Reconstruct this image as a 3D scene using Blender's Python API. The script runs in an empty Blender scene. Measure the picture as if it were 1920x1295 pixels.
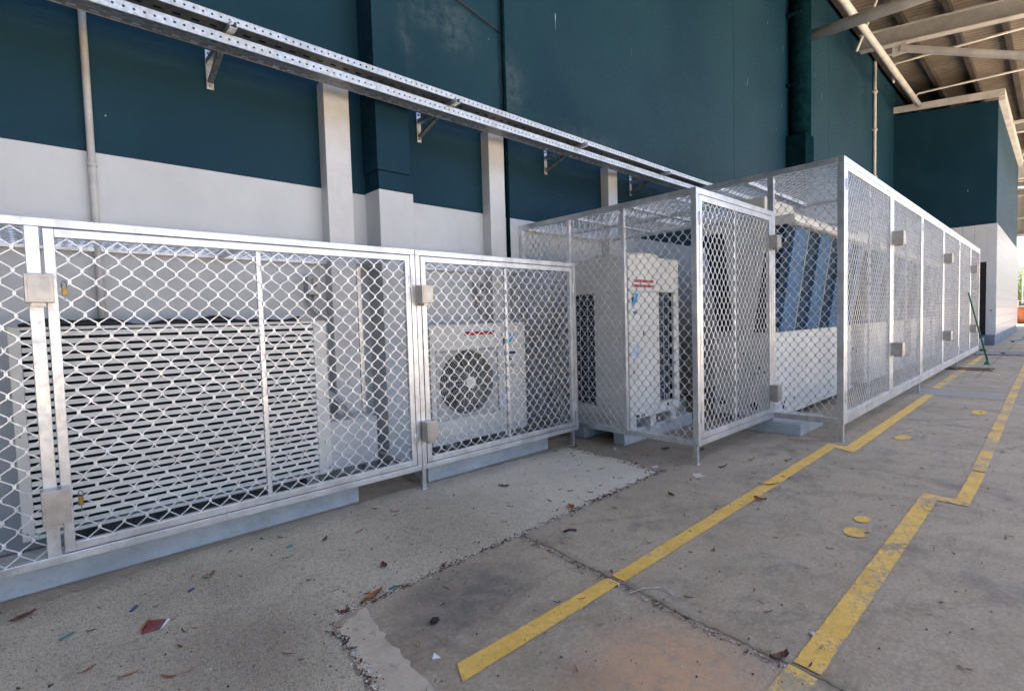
import bpy, bmesh, math, random
import numpy as np
from mathutils import Vector, Matrix
random.seed(7)
R_ = math.radians
S = bpy.context.scene
COL = S.collection

# ------------------------------------------------------------------ mesh builder
class MB:
    def __init__(s): s.v = []; s.f = []
    def add(s, v, f):
        o = len(s.v); s.v += [tuple(p) for p in v]; s.f += [tuple(o+i for i in q) for q in f]
    def box(s, x0, y0, z0, x1, y1, z1, b=0.0):
        if x1 < x0: x0, x1 = x1, x0
        if y1 < y0: y0, y1 = y1, y0
        if z1 < z0: z0, z1 = z1, z0
        b = min(b, (x1-x0)*.45, (y1-y0)*.45, (z1-z0)*.45)
        if b <= 0:
            v = [(x, y, z) for x in (x0, x1) for y in (y0, y1) for z in (z0, z1)]
            s.add(v, [(0,1,3,2),(4,6,7,5),(0,4,5,1),(2,3,7,6),(0,2,6,4),(1,5,7,3)]); return
        bm = bmesh.new(); bmesh.ops.create_cube(bm, size=1)
        bmesh.ops.scale(bm, vec=(x1-x0, y1-y0, z1-z0), verts=bm.verts)
        bmesh.ops.bevel(bm, geom=bm.edges[:], offset=b, segments=2, affect='EDGES', profile=.5)
        bmesh.ops.translate(bm, vec=((x0+x1)/2, (y0+y1)/2, (z0+z1)/2), verts=bm.verts)
        s.bm(bm)
    def bm(s, bm):
        bm.verts.index_update()
        s.add([v.co[:] for v in bm.verts], [[v.index for v in f.verts] for f in bm.faces]); bm.free()
    def hexa(s, p):   # 8 points: bottom 4 ccw, top 4 ccw
        s.add(p, [(3,2,1,0),(4,5,6,7),(0,1,5,4),(1,2,6,5),(2,3,7,6),(3,0,4,7)])
    def bar(s, a, b, w, h, up=(0,0,1)):
        a = Vector(a); b = Vector(b); d = (b-a).normalized(); u = Vector(up)
        if abs(d.dot(u)) > .98: u = Vector((0,1,0))
        x = d.cross(u).normalized()*w/2; y = x.normalized().cross(d).normalized()*h/2
        s.hexa([a-x-y, a+x-y, b+x-y, b-x-y, a-x+y, a+x+y, b+x+y, b-x+y])
    def tube(s, pts, r, n=10, caps=True, close=False):
        pts = [Vector(p) for p in pts]; N = len(pts); vs = []; fs = []
        prev = None
        for i, p in enumerate(pts):
            if close: t = (pts[(i+1) % N]-pts[i-1]).normalized()
            else: t = (pts[min(i+1, N-1)]-pts[max(i-1, 0)]).normalized()
            if prev is None:
                a = Vector((0,0,1)) if abs(t.z) < .9 else Vector((1,0,0))
                x = t.cross(a).normalized()
            else:
                x = (prev-t*prev.dot(t)).normalized()
            prev = x; y = t.cross(x)
            rr = r[i] if isinstance(r, (list, tuple)) else r
            for k in range(n):
                c = 2*math.pi*k/n
                vs.append(p+x*math.cos(c)*rr+y*math.sin(c)*rr)
        for i in range(N if close else N-1):
            j = (i+1) % N
            for k in range(n):
                fs.append((i*n+k, i*n+(k+1) % n, j*n+(k+1) % n, j*n+k))
        if caps and not close:
            fs.append(tuple(range(n))[::-1]); fs.append(tuple((N-1)*n+k for k in range(n)))
        s.add(vs, fs)
    def prism(s, poly, axis, a, b):   # poly in the two other axes
        n = len(poly)
        def P(q, c):
            if axis == 'X': return (c, q[0], q[1])
            if axis == 'Y': return (q[0], c, q[1])
            return (q[0], q[1], c)
        v = [P(q, a) for q in poly]+[P(q, b) for q in poly]
        s.add(v, [tuple(range(n))[::-1], tuple(range(n, 2*n))]+[(i, (i+1) % n, n+(i+1) % n, n+i) for i in range(n)])
    def build(s, name, m, parent=None, smooth=False, kind=None, autos=None):
        me = bpy.data.meshes.new(name); me.from_pydata(s.v, [], s.f); me.validate()
        bm = bmesh.new(); bm.from_mesh(me); bmesh.ops.recalc_face_normals(bm, faces=bm.faces); bm.to_mesh(me); bm.free()
        if smooth: me.polygons.foreach_set('use_smooth', [True]*len(me.polygons))
        if m: me.materials.append(m)
        o = bpy.data.objects.new(name, me); COL.objects.link(o)
        if parent:
            o.parent = parent
            o.matrix_parent_inverse = Matrix.Identity(4)
            # geometry is given in world coordinates; shift it into the parent's frame
            w = world_of(parent).inverted()
            me.transform(w)
        if autos and smooth:
            try:
                o.data.set_sharp_from_angle(angle=R_(autos))
            except Exception: pass
        if kind: o['kind'] = kind
        return o

def world_of(o):
    m = Matrix.Identity(4)
    while o is not None:
        m = Matrix.LocRotScale(o.location, o.rotation_euler, o.scale) @ m
        o = o.parent
    return m

def thing(name, loc, label, cat, group=None, rz=0):
    o = bpy.data.objects.new(name, None); COL.objects.link(o)
    o.location = loc; o.rotation_euler = (0, 0, rz); o.empty_display_size = .1
    return tag(o, label, cat, group)
def tag(o, label, cat, group=None):
    o['label'] = label; o['category'] = cat
    if group: o['group'] = group
    return o
def copy_tree(o, parent=None):
    c = o.copy(); COL.objects.link(c)
    if parent is not None: c.parent = parent
    for ch in list(o.children): copy_tree(ch, c)
    return c

# ------------------------------------------------------------------ node helper
class NT:
    def __init__(s, name, **pb):
        s.m = bpy.data.materials.new(name); s.m.use_nodes = True
        s.t = s.m.node_tree; s.n = s.t.nodes; s.n.clear()
        s.out = s.n.new('ShaderNodeOutputMaterial'); s.b = s.n.new('ShaderNodeBsdfPrincipled')
        s.t.links.new(s.b.outputs[0], s.out.inputs[0])
        for k, v in pb.items(): s.b.inputs[k.replace('_', ' ')].default_value = v
        s._p = None
    def L(s, a, b): s.t.links.new(a, b)
    @property
    def pos(s):
        if s._p is None: s._p = s.n.new('ShaderNodeNewGeometry').outputs['Position']
        return s._p
    def set(s, inp, v):
        if isinstance(v, bpy.types.NodeSocket): s.L(v, inp)
        elif isinstance(v, (tuple, list)) and len(v) == 3 and inp.type == 'RGBA': inp.default_value = (*v, 1)
        else: inp.default_value = v
    def math(s, op, a, b=0.0, c=None, clamp=False):
        n = s.n.new('ShaderNodeMath'); n.operation = op; n.use_clamp = clamp
        s.set(n.inputs[0], a); s.set(n.inputs[1], b)
        if c is not None: s.set(n.inputs[2], c)
        return n.outputs[0]
    def vmul(s, v, k):
        n = s.n.new('ShaderNodeVectorMath'); n.operation = 'MULTIPLY'; s.set(n.inputs[0], v); n.inputs[1].default_value = k
        return n.outputs[0]
    def sep(s, v=None):
        n = s.n.new('ShaderNodeSeparateXYZ'); s.L(v or s.pos, n.inputs[0]); return n.outputs
    def noise(s, scale, detail=4, rough=.55, vec=None, dist=0.0, color=False):
        n = s.n.new('ShaderNodeTexNoise'); s.L(vec or s.pos, n.inputs['Vector'])
        n.inputs['Scale'].default_value = scale; n.inputs['Detail'].default_value = detail
        n.inputs['Roughness'].default_value = rough; n.inputs['Distortion'].default_value = dist
        return n.outputs['Color' if color else 'Fac']
    def vor(s, scale, feature='F1', out='Distance', vec=None, rnd=1.0):
        n = s.n.new('ShaderNodeTexVoronoi'); n.feature = feature; s.L(vec or s.pos, n.inputs['Vector'])
        n.inputs['Scale'].default_value = scale; n.inputs['Randomness'].default_value = rnd
        return n.outputs[out]
    def rng(s, v, a, b, c=0.0, d=1.0, smooth=True):
        n = s.n.new('ShaderNodeMapRange'); n.interpolation_type = 'SMOOTHSTEP' if smooth else 'LINEAR'
        s.set(n.inputs['Value'], v)
        for k, x in zip(('From Min', 'From Max', 'To Min', 'To Max'), (a, b, c, d)): n.inputs[k].default_value = x
        return n.outputs[0]
    def mix(s, f, a, b, mode='MIX'):
        n = s.n.new('ShaderNodeMix'); n.data_type = 'RGBA'; n.blend_type = mode
        s.set(n.inputs[0], f); s.set(n.inputs[6], a); s.set(n.inputs[7], b)
        return n.outputs[2]
    def bump(s, h, strength=.3, dist=.01):
        n = s.n.new('ShaderNodeBump'); n.inputs['Strength'].default_value = strength; n.inputs['Distance'].default_value = dist
        s.L(h, n.inputs['Height']); s.L(n.outputs[0], s.b.inputs['Normal'])
    def col(s, v): s.set(s.b.inputs['Base Color'], v)
    def rough(s, v): s.set(s.b.inputs['Roughness'], v)
    def disk(s, x, y, r0, r1, sx=1., sy=1., axis='XY'):
        o = s.sep(); ax = 'XYZ'.index(axis[0]); ay = 'XYZ'.index(axis[1])
        dx = s.math('MULTIPLY', s.math('SUBTRACT', o[ax], x), sx); dy = s.math('MULTIPLY', s.math('SUBTRACT', o[ay], y), sy)
        d = s.math('SQRT', s.math('ADD', s.math('MULTIPLY', dx, dx), s.math('MULTIPLY', dy, dy)))
        d = s.math('ADD', d, s.math('MULTIPLY', s.math('SUBTRACT', s.noise(3.5, 5), .5), .35*r1))
        return s.rng(d, r0, r1, 1.0, 0.0)

def plain(name, c, rough=.5, metal=0.0, var=.08, scale=6, bump=0.0, bs=200, spec=.5):
    t = NT(name, Metallic=metal); t.b.inputs['Specular IOR Level'].default_value = spec
    n = t.noise(scale, 6, .65)
    dark = tuple(x*(1-var*1.6) for x in c); lite = tuple(min(1, x*(1+var)) for x in c)
    t.col(t.mix(t.rng(n, .3, .7), dark, lite))
    t.rough(t.rng(t.noise(scale*5, 3), .3, .7, max(.02, rough-.07), min(1, rough+.09)))
    if bump: t.bump(t.noise(bs, 3), bump, .002)
    return t.m

# ------------------------------------------------------------------ materials
def concrete_color(t):
    big = t.noise(.9, 6, .62); mid = t.noise(5, 8, .7); fine = t.noise(60, 6, .75)
    c = t.mix(t.rng(big, .33, .68), (.375,.296,.200), (.52,.415,.288))
    c = t.mix(t.rng(mid, .3, .72, 0, .75), c, (.53,.435,.33), 'MIX')
    c = t.mix(t.math('MULTIPLY', t.rng(t.noise(1.7, 7, .7, dist=1.2), .52, .72), .55), c, (.115,.108,.102))
    # scuffs and trowel streaks
    st = t.noise(3.2, 8, .72, vec=t.vmul(t.pos, (6.0, 1.1, 1)))
    c = t.mix(t.rng(st, .56, .76, 0, .32), c, (.34,.325,.30))
    st2 = t.noise(2.0, 9, .78, vec=t.vmul(t.pos, (1.0, 4.5, 1)), dist=.8)
    c = t.mix(t.rng(st2, .55, .7, 0, .4), c, (.12,.112,.105))
    c = t.mix(t.rng(fine, .36, .62, .0, .38), c, (.13,.12,.11))
    bl = t.noise(2.6, 12, .82, dist=.4)
    c = t.mix(t.rng(bl, .50, .66, 0, .42), c, (.135,.118,.10))
    c = t.mix(t.rng(t.noise(11, 10, .82, dist=.5), .55, .68, 0, .34), c, (.60,.53,.46))
    # pits, aggregate and grit flecks
    sp = t.vor(120, 'F1'); keep = t.rng(t.noise(26, 2), .52, .62)
    c = t.mix(t.math('MULTIPLY', t.rng(sp, .10, .26, 1, 0), t.math('MULTIPLY', keep, .85)), c, (.055,.05,.047))
    sp2 = t.vor(75, 'F1', vec=t.vmul(t.pos, (1.13, .97, 1))); k2 = t.rng(t.noise(17, 2), .57, .66)
    c = t.mix(t.math('MULTIPLY', t.rng(sp2, .08, .2, 1, 0), t.math('MULTIPLY', k2, .7)), c, (.46,.44,.41))
    return c
def ground_material():
    t = NT('concrete_floor'); o = t.sep(); c = concrete_color(t)
    # darker bay between joint and exposed-aggregate strip
    dk = t.disk(1.45, 1.92, .16, .5, 1.0, 1.5)
    c = t.mix(t.math('MULTIPLY', t.math('MULTIPLY', dk, .75), t.rng(t.noise(6, 8, .78, dist=.6), .3, .62, .25, 1)), c, (.115,.110,.102))
    dk2 = t.disk(4.6, 2.6, .3, 1.6, .8, 1.6); c = t.mix(t.math('MULTIPLY', dk2, .3), c, (.13,.118,.106))
    ua = t.math('MULTIPLY', t.rng(t.math('ADD', o[1], t.math('MULTIPLY', t.noise(1.5, 5), 1.2)), 2.9, 3.9), t.rng(t.noise(4, 8, .75), .3, .6))  # brown dirt under the cages, doubling as painted contact shade
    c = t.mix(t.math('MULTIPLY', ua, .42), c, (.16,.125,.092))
    # sandy / rust wash
    for x, y, r0, r1, sx, sy, k, cc in ((1.62, .93, .08, .50, 1.05, 1.1, .88, (.60,.355,.205)), (1.35, 1.14, .02, .20, 1, 1, .5, (.34,.20,.12)),
                                    (2.35, 1.75, .01, .10, 1, 1, .2, (.35,.2,.12)), (7.6, 1.42, .1, 1.5, .8, 4.5, .55, (.36,.215,.12)), (13, 1.75, .3, 2.2, .8, 5, .45, (.34,.22,.13)),
                                    (1.38, 1.99, .0, .20, .5, 5.5, .42, (.30,.22,.15)), (1.02, 1.73, .0, .12, 1.2, .6, .45, (.26,.18,.12))):
        m = t.disk(x, y, r0, r1, sx, sy)
        c = t.mix(t.math('MULTIPLY', t.math('MULTIPLY', m, k), t.rng(t.noise(16, 5, .7), .25, .6)), c, cc)
    # pale strip across at X 9.8-10.7
    ed = t.math('ADD', o[0], t.math('MULTIPLY', t.math('SUBTRACT', t.noise(2, 3), .5), .05))
    strip = t.math('MULTIPLY', t.rng(ed, 9.80, 9.83), t.rng(ed, 10.58, 10.61, 1, 0))
    c = t.mix(t.math('MULTIPLY', strip, .65), c, (.34,.325,.305))
    # saw-cut joints
    w = t.math('MULTIPLY', t.math('SUBTRACT', t.noise(2.4, 4, .6), .5), .09)
    w2 = t.math('MULTIPLY', t.math('SUBTRACT', t.noise(30, 4, .7), .5), .035)
    xx = t.math('ADD', t.math('ADD', o[0], w), w2)
    # the joint at X=2 leans slightly
    xj = t.math('SUBTRACT', xx, t.math('MULTIPLY', t.math('SUBTRACT', o[1], 1.5), .085))
    hs = None
    for src, p, wd, dark in ((xj, 2.035, .010, .85), (xx, 9.79, .016, .6), (xx, 10.62, .012, .55), (xx, 17.7, .03, .7), (xx, 22.0, .03, .6), (xx, -4.0, .01, .7)):
        d = t.math('ABSOLUTE', t.math('SUBTRACT', src, p))
        m = t.rng(d, wd*.35, wd, 1, 0); soft = t.rng(d, wd, wd*6, .38, 0)
        mm = t.math('MULTIPLY', t.math('MAXIMUM', m, soft), dark)
        c = t.mix(t.math('MULTIPLY', mm, t.rng(t.noise(11, 5, .7), .25, .55, .45, 1)), c, (.085,.07,.056)); hs = m if hs is None else t.math('MAXIMUM', hs, m)
    yj = t.math('ADD', o[1], w2)
    d = t.math('ABSOLUTE', t.math('SUBTRACT', yj, 1.03)); far = t.rng(o[0], 12, 13)
    c = t.mix(t.math('MULTIPLY', t.rng(d, .006, .016, 1, 0), t.math('MULTIPLY', far, .6)), c, (.07,.06,.05))
    # hairline cracks
    cr = t.vor(.42, 'DISTANCE_TO_EDGE', vec=t.vmul(t.pos, (1.0, 1.0, 0.0)))
    cw = t.math('ADD', cr, t.math('MULTIPLY', t.math('SUBTRACT', t.noise(7, 6, .7), .5), .10))
    c = t.mix(t.math('MULTIPLY', t.rng(t.math('ABSOLUTE', cw), .0015, .007, 1, 0), .22), c, (.06,.055,.05))
    t.col(c); t.rough(t.rng(t.noise(3.5, 6), .3, .7, .60, .86))
    h = t.math('ADD', t.math('MULTIPLY', t.noise(70, 6, .75), .6), t.math('MULTIPLY', t.noise(9, 5), .6))
    h = t.math('SUBTRACT', h, t.math('MULTIPLY', hs, 1.6))
    t.bump(h, .5, .006)
    return t.m
def aggregate_material():
    t = NT('exposed_aggregate')
    c = t.mix(t.rng(t.noise(1.3, 5, .6), .32, .68), (.46,.385,.275), (.65,.56,.415))
    cell = t.vor(185, 'F1', 'Color'); sp = t.n.new('ShaderNodeSeparateColor'); t.L(cell, sp.inputs[0])
    c = t.mix(t.rng(sp.outputs[0], .5, 1, 0, .6), c, (.70,.62,.53))
    c = t.mix(t.rng(sp.outputs[1], .70, .98, 0, .62), c, (.17,.148,.118))
    c = t.mix(t.rng(t.noise(3.2, 8, .75, dist=.9), .5, .72, 0, .42), c, (.22,.19,.155))
    c = t.mix(t.rng(t.noise(40, 5, .75), .52, .70, 0, .6), c, (.16,.14,.12))
    ob = t.sep(); c = t.mix(t.math('MULTIPLY', t.rng(ob[0], 1.6, 3.4), .45), c, (.84,.78,.66))
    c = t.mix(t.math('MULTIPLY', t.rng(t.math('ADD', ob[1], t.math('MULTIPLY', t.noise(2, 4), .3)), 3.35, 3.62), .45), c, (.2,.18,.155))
    c = t.mix(t.math('MULTIPLY', t.disk(.55, 2.2, .1, .55, 1, 1.0), .35), c, (.20,.14,.10))
    t.col(c); t.rough(.88)
    t.bump(t.math('ADD', t.vor(190, 'F1'), t.noise(35, 6, .75)), .75, .006)
    return t.m
def paint_material(name, wear):
    t = NT(name); cc = concrete_color(t)
    y = t.mix(t.rng(t.noise(6, 6, .7), .3, .7), (.76,.45,.085), (.90,.58,.15))
    y = t.mix(t.rng(t.noise(45, 5, .75), .48, .72, 0, .5), y, (.36,.235,.07))
    chip = t.noise(28, 10, .82, dist=.7); big = t.noise(1.9, 5, .6)
    v = t.math('ADD', chip, t.math('MULTIPLY', t.math('SUBTRACT', big, .5), .9))
    f = t.rng(v, wear, wear+.05)
    t.col(t.mix(t.math('MULTIPLY', f, .92), y, cc)); t.rough(.62); t.bump(t.noise(80, 6, .7), .35, .003)
    return t.m
def teal_material():
    t = NT('teal_painted_concrete'); t.b.inputs['Specular IOR Level'].default_value = .12; o = t.sep()
    c = t.mix(t.rng(t.noise(.55, 6, .6), .3, .7), (.006,.032,.056), (.012,.046,.070))
    c = t.mix(t.rng(t.noise(1.2, 7, .7, vec=t.vmul(t.pos, (1, 1, .25))), .5, .75, 0, .35), c, (.014,.058,.064))
    for x, z, r, sx, sz, k in ((3.30, 4.30, .42, 1.0, .9, .27), (4.05, 3.95, .42, 1.3, .9, .30), (2.9, 4.3, .25, 1, 1, .2), (5.6, 3.62, 1.3, .8, 5, .14), (2.62, 3.95, .25, 1, .5, .22)):
        m = t.disk(x, z, .0, r, sx, sz, 'XZ')
        m = t.math('MULTIPLY', m, t.rng(t.noise(7, 8, .75), .36, .72))
        c = t.mix(t.math('MULTIPLY', m, k), c, (.24,.28,.29))
    # paint chips and drips
    sp = t.vor(4.3, 'F1', vec=t.vmul(t.pos, (1, 1, .8)))
    c = t.mix(t.math('MULTIPLY', t.rng(sp, .012, .022, 1, 0), t.rng(t.noise(1.1, 2), .45, .52)), c, (.42,.44,.43))
    dr = t.noise(9, 2, .5, vec=t.vmul(t.pos, (3.0, 1, .18)))
    c = t.mix(t.math('MULTIPLY', t.rng(dr, .765, .78), t.rng(o[2], 4.6, 5.0)), c, (.5,.5,.48))
    t.col(c); t.rough(t.rng(t.noise(20, 4), .3, .7, .5, .68)); t.bump(t.noise(170, 4, .7), .35, .003)
    return t.m
def white_wall_material():
    t = NT('white_painted_concrete'); 
    c = t.mix(t.rng(t.noise(1.1, 6, .65), .3, .7), (.50,.525,.53), (.58,.605,.615))
    c = t.mix(t.rng(t.noise(2.5, 8, .75, vec=t.vmul(t.pos, (2.2, 1, .5))), .54, .78, 0, .35), c, (.42,.42,.40))
    t.col(c); t.rough(.6); t.bump(t.noise(170, 4, .7), .25, .002)
    return t.m
def alu_material():
    t = NT('brushed_aluminium', Metallic=.9)
    c = t.mix(t.rng(t.noise(5, 6, .7), .3, .7), (.58,.59,.605), (.82,.825,.84))
    c = t.mix(t.rng(t.noise(14, 7, .82, vec=t.vmul(t.pos, (1, 1, .4))), .54, .70, 0, .6), c, (.46,.44,.42))
    t.col(c); t.rough(t.rng(t.noise(22, 5, .7), .3, .7, .30, .50))
    t.bump(t.noise(60, 4), .1, .001)
    return t.m
def galv_material(name='galvanised_steel', a=(.50,.52,.54), b=(.72,.74,.76), metal=.75):
    t = NT(name, Metallic=metal)
    cell = t.vor(55, 'F1', 'Color'); sp = t.n.new('ShaderNodeSeparateColor'); t.L(cell, sp.inputs[0])
    c = t.mix(sp.outputs[0], a, b)
    c = t.mix(t.rng(t.noise(4, 6, .7), .5, .75, 0, .4), c, tuple(x*.55 for x in a))
    t.col(c); t.rough(t.rng(t.noise(15, 4), .3, .7, .38, .55))
    return t.m
def plinth_material():
    t = NT('grey_blue_plinth')
    c = t.mix(t.rng(t.noise(3.5, 7, .7), .32, .68), (.40,.43,.45), (.55,.58,.60))
    c = t.mix(t.rng(t.noise(11, 8, .78, vec=t.vmul(t.pos, (1, 1, 2.5))), .5, .7, 0, .55), c, (.25,.26,.26))
    c = t.mix(t.rng(t.noise(40, 4, .7), .6, .72, 0, .5), c, (.66,.68,.70))
    t.col(c); t.rough(.6); t.bump(t.noise(30, 6), .3, .003)
    return t.m
def roof_material():
    t = NT('roof_sheet_underside'); o = t.sep()
    r = t.math('FRACT', t.math('MULTIPLY', o[0], 5.0)); rib = t.rng(t.math('ABSOLUTE', t.math('SUBTRACT', r, .5)), .36, .46, 0, 1)
    c = t.mix(t.rng(t.noise(.7, 6, .7), .35, .65), (.16,.135,.11), (.28,.235,.185))
    c = t.mix(t.rng(t.noise(3, 8, .8, dist=1), .5, .7, 0, .6), c, (.15,.10,.07))
    c = t.mix(t.math('MULTIPLY', rib, .75), c, (.07,.05,.04))
    t.col(c); t.rough(.75); t.bump(t.math('SUBTRACT', 1.0, rib), .6, .03)
    return t.m
M = dict(
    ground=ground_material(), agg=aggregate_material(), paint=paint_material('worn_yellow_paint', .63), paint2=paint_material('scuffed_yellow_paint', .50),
    faded=paint_material('faded_yellow_paint', .47), teal=teal_material(), white=white_wall_material(), alu=alu_material(), galv=galv_material(),
    plinth=plinth_material(), roof=roof_material(),
    tray=galv_material('tray_steel', (.44,.465,.475), (.62,.645,.66), .7),
    mesh=plain('cast_aluminium_grille', (.78,.785,.80), .40, .65, .14, 9),
    beige=plain('beige_enamel', (.67,.65,.59), .42, 0, .05, 3),
    beige_slat=plain('louvre_slat_enamel', (.76,.74,.67), .45, 0, .06, 5),
    ivory=plain('ivory_enamel', (.74,.725,.67), .40, 0, .06, 2.5),
    cover=plain('white_duct_cover', (.60,.60,.59), .45, 0, .05, 4),
    dark=plain('dark_void', (.012,.013,.015), .7), navy2=plain('deep_navy_core', (.008,.020,.032), .7), navy=plain('coil_navy', (.018,.042,.070), .45, .2, .2, 30),
    coil=plain('coil_blue', (.06,.155,.29), .6, 0, .15, 8, spec=.2), coil2=plain('coil_blue_deep', (.016,.048,.090), .7, 0, .2, 8, spec=.15),
    black=plain('black_rubber', (.015,.015,.017), .5), lock=plain('lock_cover_steel', (.50,.47,.44), .38, .75, .1, 12),
    brass=plain('brass', (.34,.22,.06), .35, .8, .15, 60), red=plain('sticker_red', (.40,.018,.020), .5), cyan=plain('logo_cyan', (.03,.36,.66), .45),
    ink=plain('print_black', (.025,.027,.03), .5), navyink=plain('print_navy', (.01,.04,.16), .5), paper=plain('sticker_white', (.75,.76,.78), .5), palepaper=plain('sticker_pale_blue', (.50,.58,.72), .5),
    grillew=plain('fan_guard_wire', (.62,.61,.57), .4, 0, .05), greyplastic=plain('fan_blade', (.05,.052,.055), .5),
    conduit=plain('conduit_white', (.55,.53,.50), .5, 0, .12, 3), greypvc=plain('grey_conduit', (.42,.42,.41), .45, 0, .1, 20),
    tealpipe=plain('teal_pipe', (.004,.020,.028), .9, 0, .25, 6, spec=0.0), steelw=plain('cream_painted_steel', (.56,.54,.52), .5, 0, .12, 2.2),
    steelg=plain('grey_painted_steel', (.33,.32,.31), .55, 0, .12, 1.5), purlin=plain('dark_purlin', (.05,.040,.033), .7, 0, .25, 2),
    panel=plain('white_metal_panel', (.60,.62,.64), .25, 0, .01, .4), base=plain('grey_skirting', (.16,.20,.25), .6, 0, .15, 3),
    kerb=plain('pale_concrete_step', (.30,.285,.265), .85, 0, .2, 5, .3, 60), leafm=plain('dry_leaf_brown', (.13,.050,.030), .6, 0, .35, 40), leafo=plain('dry_leaf_orange', (.33,.125,.04), .6, 0, .3, 40),
    leaftan=plain('dry_leaf_tan', (.36,.25,.15), .7, 0, .3, 40), stone=plain('white_pebble', (.60,.57,.52), .7, 0, .2, 30), twig=plain('twig_bark', (.34,.28,.21), .8, 0, .3, 60), black2=plain('charred_lump', (.018,.016,.015), .8),
    green=plain('broom_green', (.010,.14,.055), .45), shard=plain('teal_plastic', (.03,.22,.20), .4), bluep=plain('blue_plastic', (.03,.06,.20), .4), yellow=plain('wrapper_yellow', (.45,.26,.05), .4), wred=plain('wrapper_red', (.25,.03,.035), .35, 0, .4, 60),
    bark=plain('tree_bark', (.10,.075,.05), .9, 0, .3, 8), binr=plain('rusty_brown_bin', (.26,.085,.035), .7, 0, .3, 2), carred=plain('red_car_paint', (.38,.02,.02), .25), glass=plain('car_glass', (.02,.03,.04), .1), silver=plain('silver_paint', (.5,.51,.52), .35, .3), rust=plain('rusty_grate', (.17,.10,.065), .7, .2, .3, 20),
)
def leaf_mat():
    t = NT('tree_foliage'); c = t.mix(t.rng(t.noise(1.1, 4), .35, .65), (.030,.075,.012), (.10,.19,.035))
    t.col(c); t.rough(.6); t.b.inputs['Transmission Weight'].default_value = 0.0
    return t.m
M['foliage'] = leaf_mat()

# ------------------------------------------------------------------ expanded grille
def grille(mb, O, U, Vv, W, Hh, P=.10, V=.107, w=.0051, d=.0046, collars=True, nrm=None):
    """zig-zag wires running along Vv, meeting in flat knuckles; O corner, U/Vv unit directions, W x Hh extent"""
    O = np.array(O, float); U = np.array(U, float); Vv = np.array(Vv, float); N = np.cross(U, Vv)
    nw = max(2, int(round(W/(P/2)))); sp = W/nw; nr = max(2, int(round(Hh/(V/2)))); rh = Hh/nr; h = .0085
    verts = []; faces = []
    amp = sp/2-w*.42
    off = np.array([[-w/2, -d/2], [w/2, -d/2], [w/2, d/2], [-w/2, d/2]])
    for k in range(nw):
        cu = (k+.5)*sp
        us = []; vs = []
        for r in range(nr+1):
            s = 1 if (k+r) % 2 == 0 else -1
            jr = ((k*7+r*13) % 11-5)*.00022
            u = cu+s*amp+jr; v = r*rh
            if r == 0: pts = [(u, 0), (u, h)]
            elif r == nr: pts = [(u, v-h), (u, v)]
            else: pts = [(u-s*.0025, v-h-.0035), (u, v-h+.002), (u, v+h-.002), (u-s*.0025, v+h+.0035)]
            for p in pts: us.append(p[0]); vs.append(p[1])
        n = len(us); base = len(verts)
        us = np.array(us); vs = np.array(vs)
        du = np.gradient(us); dv = np.gradient(vs); ln = np.hypot(du, dv)+1e-9
        for i in range(n):
            # widen along the in-plane normal
            nx, ny = dv[i]/ln[i], -du[i]/ln[i]
            for a, b in off:
                verts.append(O+U*(us[i]+nx*a)+Vv*(vs[i]+ny*a)+N*b)
        for i in range(n-1):
            q = base+4*i
            for j in range(4):
                faces.append((q+j, q+(j+1) % 4, q+4+(j+1) % 4, q+4+j))
    if collars:
        cw, ch, cd = .0080, .0095, d/2+.0018
        for r in range(1, nr):
            for k in range(nw-1):
                if (k+r) % 2: continue
                c = O+U*((k+1)*sp+((k*5+r*3) % 7-3)*.0003)+Vv*(r*rh+((k*3+r*11) % 9-4)*.0005)
                b = len(verts)
                for a, e, g in ((-1,-1,-1),(1,-1,-1),(1,1,-1),(-1,1,-1),(-.8,-.8,1),(.8,-.8,1),(.8,.8,1),(-.8,.8,1)):
                    verts.append(c+U*a*cw+Vv*e*ch+N*g*cd)
                faces += [(b+3,b+2,b+1,b), (b+4,b+5,b+6,b+7), (b,b+1,b+5,b+4), (b+1,b+2,b+6,b+5), (b+2,b+3,b+7,b+6), (b+3,b,b+4,b+7)]
    # little weld dabs at the ends of the wires
    mb.add([tuple(v) for v in verts], faces)

X3 = (1,0,0); Y3 = (0,1,0); Z3 = (0,0,1)
YW = 4.249

# ------------------------------------------------------------------ camera
cam = bpy.data.cameras.new('camera'); co = bpy.data.objects.new('camera', cam); COL.objects.link(co); S.camera = co
yaw, pitch, roll = .7503, -.049, -.0288
cy_, sy_, cp, sp_ = math.cos(yaw), math.sin(yaw), math.cos(pitch), math.sin(pitch)
fw = Vector((sy_*cp, cy_*cp, sp_)); rt = Vector((cy_, -sy_, 0)); up = rt.cross(fw)
c_, s_ = math.cos(roll), math.sin(roll)
R2 = c_*rt+s_*up; U2 = -s_*rt+c_*up
mw = Matrix((( R2.x, U2.x, -fw.x, 0), (R2.y, U2.y, -fw.y, 0), (R2.z, U2.z, -fw.z, 1.3), (0, 0, 0, 1)))
co.matrix_world = mw
cam.sensor_width = 36; cam.sensor_fit = 'HORIZONTAL'; cam.lens = 958.2369/1920*36; cam.clip_start = .05; cam.clip_end = 1500

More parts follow.
